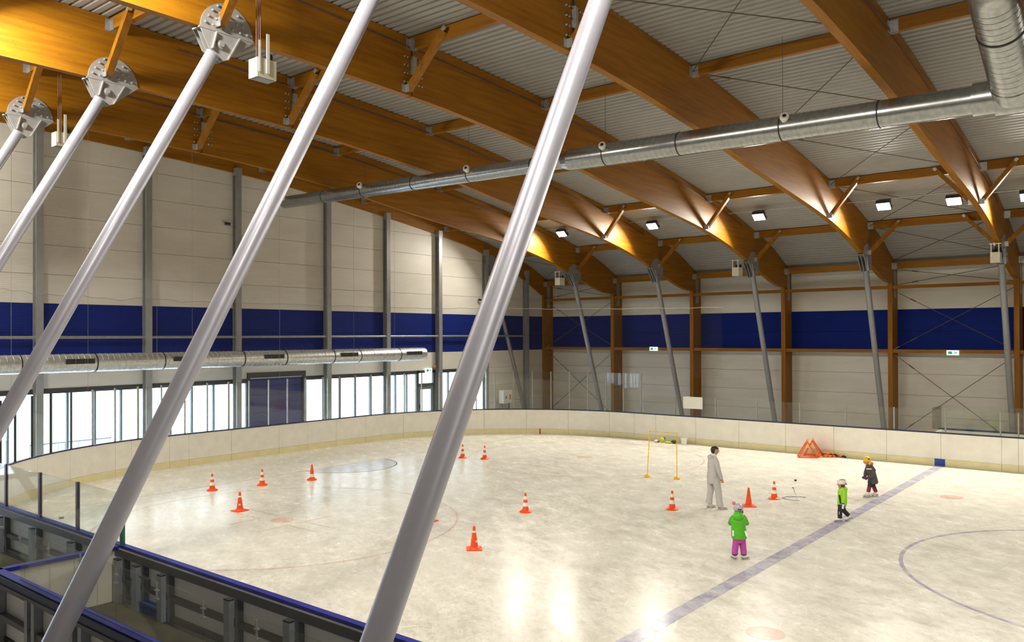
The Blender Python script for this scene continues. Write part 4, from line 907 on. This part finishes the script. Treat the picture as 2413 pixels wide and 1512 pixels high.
MB().ball((-0.11, 0, 1.40), (0.085, 0.125, 0.075), 14, 8).build('hood', 'grey_cloth', t, True, True)
MB().ball((-0.04, 0, 1.45), (0.085, 0.10, 0.055), 14, 8).build('hood_lining', 'white_cloth', t, True, True)
tr = shell('trousers', 'grey_cloth', t, [(-0.06, 0, 0.70, .12, .165), (-0.06, 0, 0.78, .145, .185), (-0.06, 0, 0.86, .145, .185), (-0.055, 0, 0.92, .13, .17)])
limb('trouser_leg', 'grey_cloth', tr, [(-0.02, -0.09, 0.86), (0.02, -0.095, 0.72), (0.075, -0.09, 0.47), (0.095, -0.10, 0.25), (0.115, -0.10, 0.10)], [.115, .11, .09, .085, .098])
limb('trouser_leg', 'grey_cloth', tr, [(-0.08, 0.09, 0.86), (-0.08, 0.095, 0.72), (-0.085, 0.10, 0.48), (-0.115, 0.11, 0.28), (-0.13, 0.12, 0.13)], [.11, .105, .088, .083, .095])
skate(t, (0.13, -0.10, 0.12), (1, -0.12)); skate(t, (-0.12, 0.12, 0.125), (1, 0.1))

def child_body(t, hip, legs, head, fd, arms, neck):
    """one continuous child figure: hip, chest below neck, two legs (hip, knee, ankle), two arms (shoulder, elbow, wrist)"""
    hx, hy, hz = hip; nx, ny, nz = neck; cx, cy_, cz = (hx*0.3+nx*0.7, hy*0.3+ny*0.7, hz*0.3+nz*0.7)
    n = {'hip': (*hip, .085, .09), 'chs': (cx, cy_, cz, .085, .10), 'nk': (*neck, .04), 'hd': (head[0], head[1], head[2]-0.04, .072), 'hd2': (head[0], head[1], head[2]+0.04, .075)}
    e = chain('hip', 'chs', 'nk', 'hd', 'hd2')
    for k, (a, m_, w) in enumerate(arms):
        n.update({'s%d' % k: (*a, .045), 'e%d' % k: (*m_, .036), 'w%d' % k: (*w, .026)}); e += [('chs', 's%d' % k), ('s%d' % k, 'e%d' % k), ('e%d' % k, 'w%d' % k)]
    for k, (a, m_, w) in enumerate(legs):
        n.update({'h%d' % k: (*a, .06), 'k%d' % k: (*m_, .045), 'a%d' % k: (*w, .034)}); e += [('hip', 'h%d' % k), ('h%d' % k, 'k%d' % k), ('k%d' % k, 'a%d' % k)]
    b = skin('body', n, e, 'skin', t, 'hip'); MB().ball(tuple(head), (0.078, 0.076, 0.092), 14, 10).build('head_shape', 'skin', b, True, True); face(b, head, fd, 0.078); return b
def mitten(t, c, d, mat):
    c, d = Vector(c), Vector(d).normalized(); sd = d.cross(Vector((0, 1, 0.3))).normalized()
    m_ = MB().tube([c-d*0.045, c-d*0.01, c+d*0.035, c+d*0.065], [.026, .036, .036, .02], 12).tube([c-d*0.01+sd*0.02, c+d*0.012+sd*0.045, c+d*0.035+sd*0.05], [.014, .014, .009], 8)
    return m_.build('mitten', mat, t, True, True)

# child in green with a silver helmet
t = thing('person', 'child in green jacket and magenta trousers, silver helmet with pink pompoms, seen from behind', 'person', (-0.55, -3.2, 0), YAW)
L_ = [((-0.07, 0, 0.46), (-0.08, 0.01, 0.27), (-0.095, 0.0, 0.10)), ((0.07, 0, 0.46), (0.085, 0.01, 0.27), (0.095, -0.02, 0.10))]
A_ = [((-0.12, 0.02, 0.85), (-0.145, 0.12, 0.74), (-0.05, 0.19, 0.73)), ((0.11, 0.02, 0.86), (0.175, 0.08, 0.73), (0.07, 0.19, 0.78))]
child_body(t, (-0.01, 0, 0.50), L_, (-0.015, 0.02, 1.07), (0.45, 0.9, 0), A_, (-0.015, 0, 0.95))
shell('jacket', 'greenj', t, [(0.0, 0, 0.435, .125, .11), (0.0, 0, 0.45, .152, .13), (0.0, 0, 0.52, .165, .14), (-0.005, 0, 0.60, .158, .135), (-0.015, 0, 0.70, .148, .125), (-0.015, 0, 0.80, .166, .13), (-0.02, 0, 0.875, .156, .12), (-0.02, 0, 0.915, .125, .105), (-0.02, 0, 0.94, .10, .09), (-0.015, 0, 0.98, .085, .085), (-0.015, 0.0, 1.02, .078, .082)])
limb('sleeve', 'greenj', t, [(-0.11, 0, 0.90), (-0.145, 0.04, 0.84), (-0.15, 0.12, 0.74), (-0.11, 0.17, 0.72), (-0.04, 0.20, 0.73)], [.045, .050, .052, .050, .042])
limb('sleeve', 'greenj', t, [(0.09, 0, 0.90), (0.13, 0.03, 0.85), (0.18, 0.08, 0.745), (0.14, 0.15, 0.74), (0.07, 0.19, 0.79)], [.045, .050, .056, .050, .042])
MB().ball((-0.045, -0.09, 0.915), (0.105, 0.065, 0.085), 16, 10).build('hood', 'greenj', t, True, True)
for x0, w_, rot in ((-0.15, 0.032, 0.0), (0.085, 0.036, 0.18)):
    yb = -0.133 if x0 > 0 else -0.075
    MB().bar((x0, yb, 0.63), (x0+rot*0.22, yb-0.008, 0.515), w_, 0.012, (0, 1, 0)).build('reflective_strip', 'reflect', t, False, True)
mitten(t, (0.055, 0.20, 0.80), (-0.6, 0.3, 0.5), 'greyj'); mitten(t, (0.0, 0.21, 0.74), (0.8, 0.2, 0.3), 'greyj')
tr = shell('trousers', 'pink', t, [(0, 0, 0.36, .10, .085), (0, 0, 0.42, .13, .10), (0, 0, 0.50, .125, .10), (0, 0, 0.53, .11, .09)])
for (x0, x1, x2) in ((-0.062, -0.078, -0.094), (0.065, 0.082, 0.092)):
    limb('trouser_leg', 'pink', tr, [(x0, 0, 0.46), (x0, 0, 0.38), (x1, 0.01, 0.27), (x2, 0, 0.17), (x2, 0, 0.125)], [.072, .072, .066, .064, .064])
    limb('trouser_cuff', 'blackc', tr, [(x2, 0, 0.135), (x2, 0, 0.105)], [.064, .060])
hm = MB().ball((-0.018, 0.0, 1.085), (0.10, 0.105, 0.10), 20, 12, -0.55).build('helmet', 'helmet_silver', t, True, True)
MB().bar((-0.06, -0.098, 1.075), (0.02, -0.108, 1.065), 0.045, 0.02, (0, 0, 1)).build('helmet_band', 'dark', hm, False, True)
MB().tube([(-0.02+0.105*math.cos(a), 0.0, 1.085+0.105*math.sin(a)) for a in [0.6+k*0.19 for k in range(11)]], 0.010, 6).build('helmet_strap', 'white', hm, False, True)
for c in ((-0.108, 0.01, 1.185), (0.082, 0.01, 1.13)): MB().ball(c, (0.036, 0.034, 0.038), 14, 10).build('pompom', 'pinkp', hm, True, True)
MB().ball((0.065, 0.02, 1.0), (0.03, 0.05, 0.05), 10, 8).build('ear_pad', 'black', hm, True, True)
skate(t, (-0.095, 0.01, 0.10), (-0.25, 0.9), s=0.82); skate(t, (0.10, 0.0, 0.10), (0.8, 0.35), s=0.82)

# child in lime green, striding left
t = thing('person', 'child in lime jacket, black trousers and white helmet striding left along the blue line', 'person', (0.02, 1.81, 0), YAW)
L_ = [((-0.03, -0.05, 0.43), (-0.08, -0.06, 0.27), (-0.085, -0.06, 0.12)), ((0.01, 0.05, 0.43), (0.065, 0.06, 0.27), (0.18, 0.07, 0.14))]
A_ = [((0.0, -0.11, 0.75), (-0.02, -0.15, 0.62), (-0.045, -0.15, 0.49)), ((-0.0, 0.11, 0.75), (0.03, 0.14, 0.61), (0.0, 0.13, 0.50))]
child_body(t, (-0.01, 0, 0.45), L_, (-0.035, 0, 0.955), (-1, -0.1, -0.05), A_, (-0.005, 0, 0.84))
shell('jacket', 'lime', t, [(0.0, 0, 0.42, .10, .115), (0.0, 0, 0.45, .115, .125), (0.005, 0, 0.55, .11, .125), (0.005, 0, 0.66, .11, .125), (0.01, 0, 0.75, .11, .125), (0.015, 0, 0.81, .098, .10), (0.015, 0, 0.86, .075, .075)])
limb('sleeve', 'lime', t, [(0.005, -0.09, 0.80), (0.0, -0.13, 0.73), (-0.02, -0.155, 0.62), (-0.045, -0.155, 0.50)], [.048, .058, .054, .042])
limb('sleeve', 'lime', t, [(0.0, 0.09, 0.80), (0.01, 0.13, 0.73), (0.03, 0.145, 0.62), (0.0, 0.13, 0.51)], [.048, .058, .054, .042])
MB().ball((0.07, 0, 0.825), (0.06, 0.10, 0.06), 14, 8).build('hood', 'lime', t, True, True)
MB().bar((-0.085, -0.095, 0.47), (-0.10, -0.07, 0.68), 0.04, 0.012, (-1, -0.4, 0)).build('zip_panel', 'blackc', t, False, True)
MB().ball((-0.045, 0, 0.862), (0.05, 0.065, 0.03), 12, 8).build('scarf', 'beacon', t, True, True)
mt = mitten(t, (-0.05, -0.157, 0.44), (-0.1, 0, -1), 'violet'); MB().bar((-0.055, -0.197, 0.475), (-0.07, -0.195, 0.36), 0.042, 0.012, (0, 1, 0)).build('reflective_patch', 'reflect', mt, False, True)
mitten(t, (-0.01, 0.13, 0.46), (-0.2, 0, -0.9), 'violet')
tr = shell('trousers', 'blackc', t, [(-0.02, 0, 0.34, .08, .10), (-0.015, 0, 0.40, .095, .115), (0.0, 0, 0.47, .09, .11)])
limb('trouser_leg', 'blackc', tr, [(-0.035, -0.05, 0.42), (-0.06, -0.055, 0.34), (-0.085, -0.06, 0.25), (-0.085, -0.06, 0.10)], [.07, .07, .056, .052])
limb('trouser_leg', 'blackc', tr, [(0.01, 0.05, 0.42), (0.03, 0.055, 0.33), (0.075, 0.06, 0.25), (0.18, 0.07, 0.145)], [.07, .068, .058, .054])
MB().bar((-0.11, -0.105, 0.27), (-0.118, -0.10, 0.20), 0.012, 0.01).build('leg_print', 'white', tr, False, True)
hm = MB().ball((-0.01, 0, 0.985), (0.115, 0.095, 0.092), 20, 12, -0.45).build('helmet', 'helmet_white', t, True, True)
for k, (dx, dz) in enumerate(((-0.045, 0.075), (0.0, 0.083), (0.045, 0.07))): MB().bar((dx-0.02, -0.045, 0.985+dz), (dx+0.015, -0.055, 0.985+dz), 0.012, 0.014, (0, 0, 1)).build('helmet_vent', 'dark', hm, False, True)
MB().bar((0.055, -0.078, 0.97), (0.085, -0.062, 0.94), 0.025, 0.02, (0, 1, 0)).build('helmet_vent', 'dark', hm, False, True)
MB().tube([(-0.05, -0.088, 0.95), (-0.045, -0.07, 0.89), (-0.05, 0, 0.865)], 0.010, 6).build('chin_strap', 'black', hm, False, True)
MB().ball((0.0, 0, 0.93), (0.075, 0.078, 0.075), 14, 8).build('hair', 'purple', t, True, True)
skate(t, (-0.09, -0.06, 0.115), (-1, -0.05), s=0.85); skate(t, (0.19, 0.07, 0.125), (-1, 0.0), pitch=0.45, s=0.85)

# child in dark grey with a yellow helmet
t = thing('person', 'child in dark grey coat, crimson trousers and yellow helmet leaning forward', 'person', (-0.31, 5.6, 0), YAW)
L_ = [((-0.03, -0.04, 0.45), (-0.075, -0.05, 0.30), (-0.11, -0.05, 0.14)), ((0.06, 0.05, 0.45), (0.085, 0.05, 0.29), (0.15, 0.05, 0.12))]
A_ = [((0.0, -0.12, 0.82), (-0.03, -0.17, 0.66), (-0.15, -0.12, 0.57)), ((-0.05, 0.12, 0.82), (-0.10, 0.13, 0.67), (-0.17, 0.02, 0.57))]
child_body(t, (0.03, 0, 0.48), L_, (-0.145, 0, 1.03), (-1, -0.25, -0.1), A_, (-0.075, 0, 0.92))
shell('coat', 'greyj', t, [(0.045, 0, 0.385, .125, .12), (0.05, 0, 0.41, .148, .14, 0.12), (0.045, 0, 0.50, .135, .135, 0.12), (0.02, 0, 0.62, .125, .13, 0.12), (-0.01, 0, 0.74, .12, .13, 0.15), (-0.035, 0, 0.83, .115, .125, 0.2), (-0.055, 0, 0.89, .105, .105, 0.25), (-0.07, 0, 0.95, .075, .08, 0.25)])
limb('sleeve', 'greyj', t, [(-0.02, -0.10, 0.87), (0.01, -0.14, 0.80), (-0.03, -0.17, 0.68), (-0.09, -0.155, 0.62), (-0.15, -0.125, 0.575)], [.05, .062, .058, .05, .04])
limb('sleeve', 'greyj', t, [(-0.05, 0.10, 0.87), (-0.05, 0.14, 0.80), (-0.10, 0.13, 0.68), (-0.17, 0.03, 0.575)], [.05, .060, .056, .04])
MB().ball((0.005, 0, 0.965), (0.055, 0.085, 0.055), 14, 8).build('hood_lining', 'pinkp', t, True, True)
MB().bar((-0.185, -0.105, 0.83), (-0.035, -0.15, 0.825), 0.012, 0.026, (0, 0, 1)).build('chest_reflector', 'reflect', t, False, True)
MB().ball((0.048, -0.055, 0.868), (0.014, 0.018, 0.014), 8, 6).build('back_reflector', 'reflect', t, False, True)
mitten(t, (-0.185, -0.11, 0.56), (-0.9, 0.1, -0.2), 'purple'); mitten(t, (-0.20, 0.0, 0.57), (-0.9, 0.0, -0.2), 'purple')
tr = shell('trousers', 'blackc', t, [(0.02, 0, 0.36, .09, .095), (0.025, 0, 0.42, .105, .11), (0.03, 0, 0.48, .10, .11)])
limb('trouser_leg', 'blackc', tr, [(-0.025, -0.04, 0.44), (-0.075, -0.05, 0.30)], [.072, .060]); limb('trouser_shin', 'crimson', tr, [(-0.072, -0.05, 0.315), (-0.11, -0.05, 0.15)], [.058, .054])
limb('trouser_leg', 'blackc', tr, [(0.065, 0.05, 0.44), (0.09, 0.05, 0.29)], [.070, .060]); limb('trouser_shin', 'crimson', tr, [(0.088, 0.05, 0.30), (0.15, 0.05, 0.145)], [.058, .054])
MB().bar((0.115, 0.0, 0.29), (0.165, 0.005, 0.14), 0.045, 0.012, (0, 1, 0)).build('shin_stripe', 'blackc', tr, False, True)
hm = MB().ball((-0.115, 0, 1.07), (0.115, 0.098, 0.10), 20, 12, -0.35).build('helmet', 'helmet_yellow', t, True, True)
MB().ball((-0.07, -0.062, 0.985), (0.042, 0.045, 0.062), 14, 8).build('ear_guard', 'helmet_yellow', hm, True, True); MB().ball((-0.07, 0.062, 0.985), (0.042, 0.045, 0.062), 14, 8).build('ear_guard', 'helmet_yellow', hm, True, True)
MB().bar((-0.13, -0.088, 1.095), (-0.085, -0.085, 1.12), 0.03, 0.02, (0, 1, 0)).build('helmet_vent', 'dark', hm, False, True)
MB().tube([(-0.11, -0.07, 0.95), (-0.13, 0, 0.925), (-0.11, 0.07, 0.95)], 0.010, 6).build('chin_strap', 'black', hm, False, True)
skate(t, (-0.115, -0.05, 0.125), (-1, -0.2), s=0.95); skate(t, (0.16, 0.05, 0.12), (-1, -0.15), s=0.95)
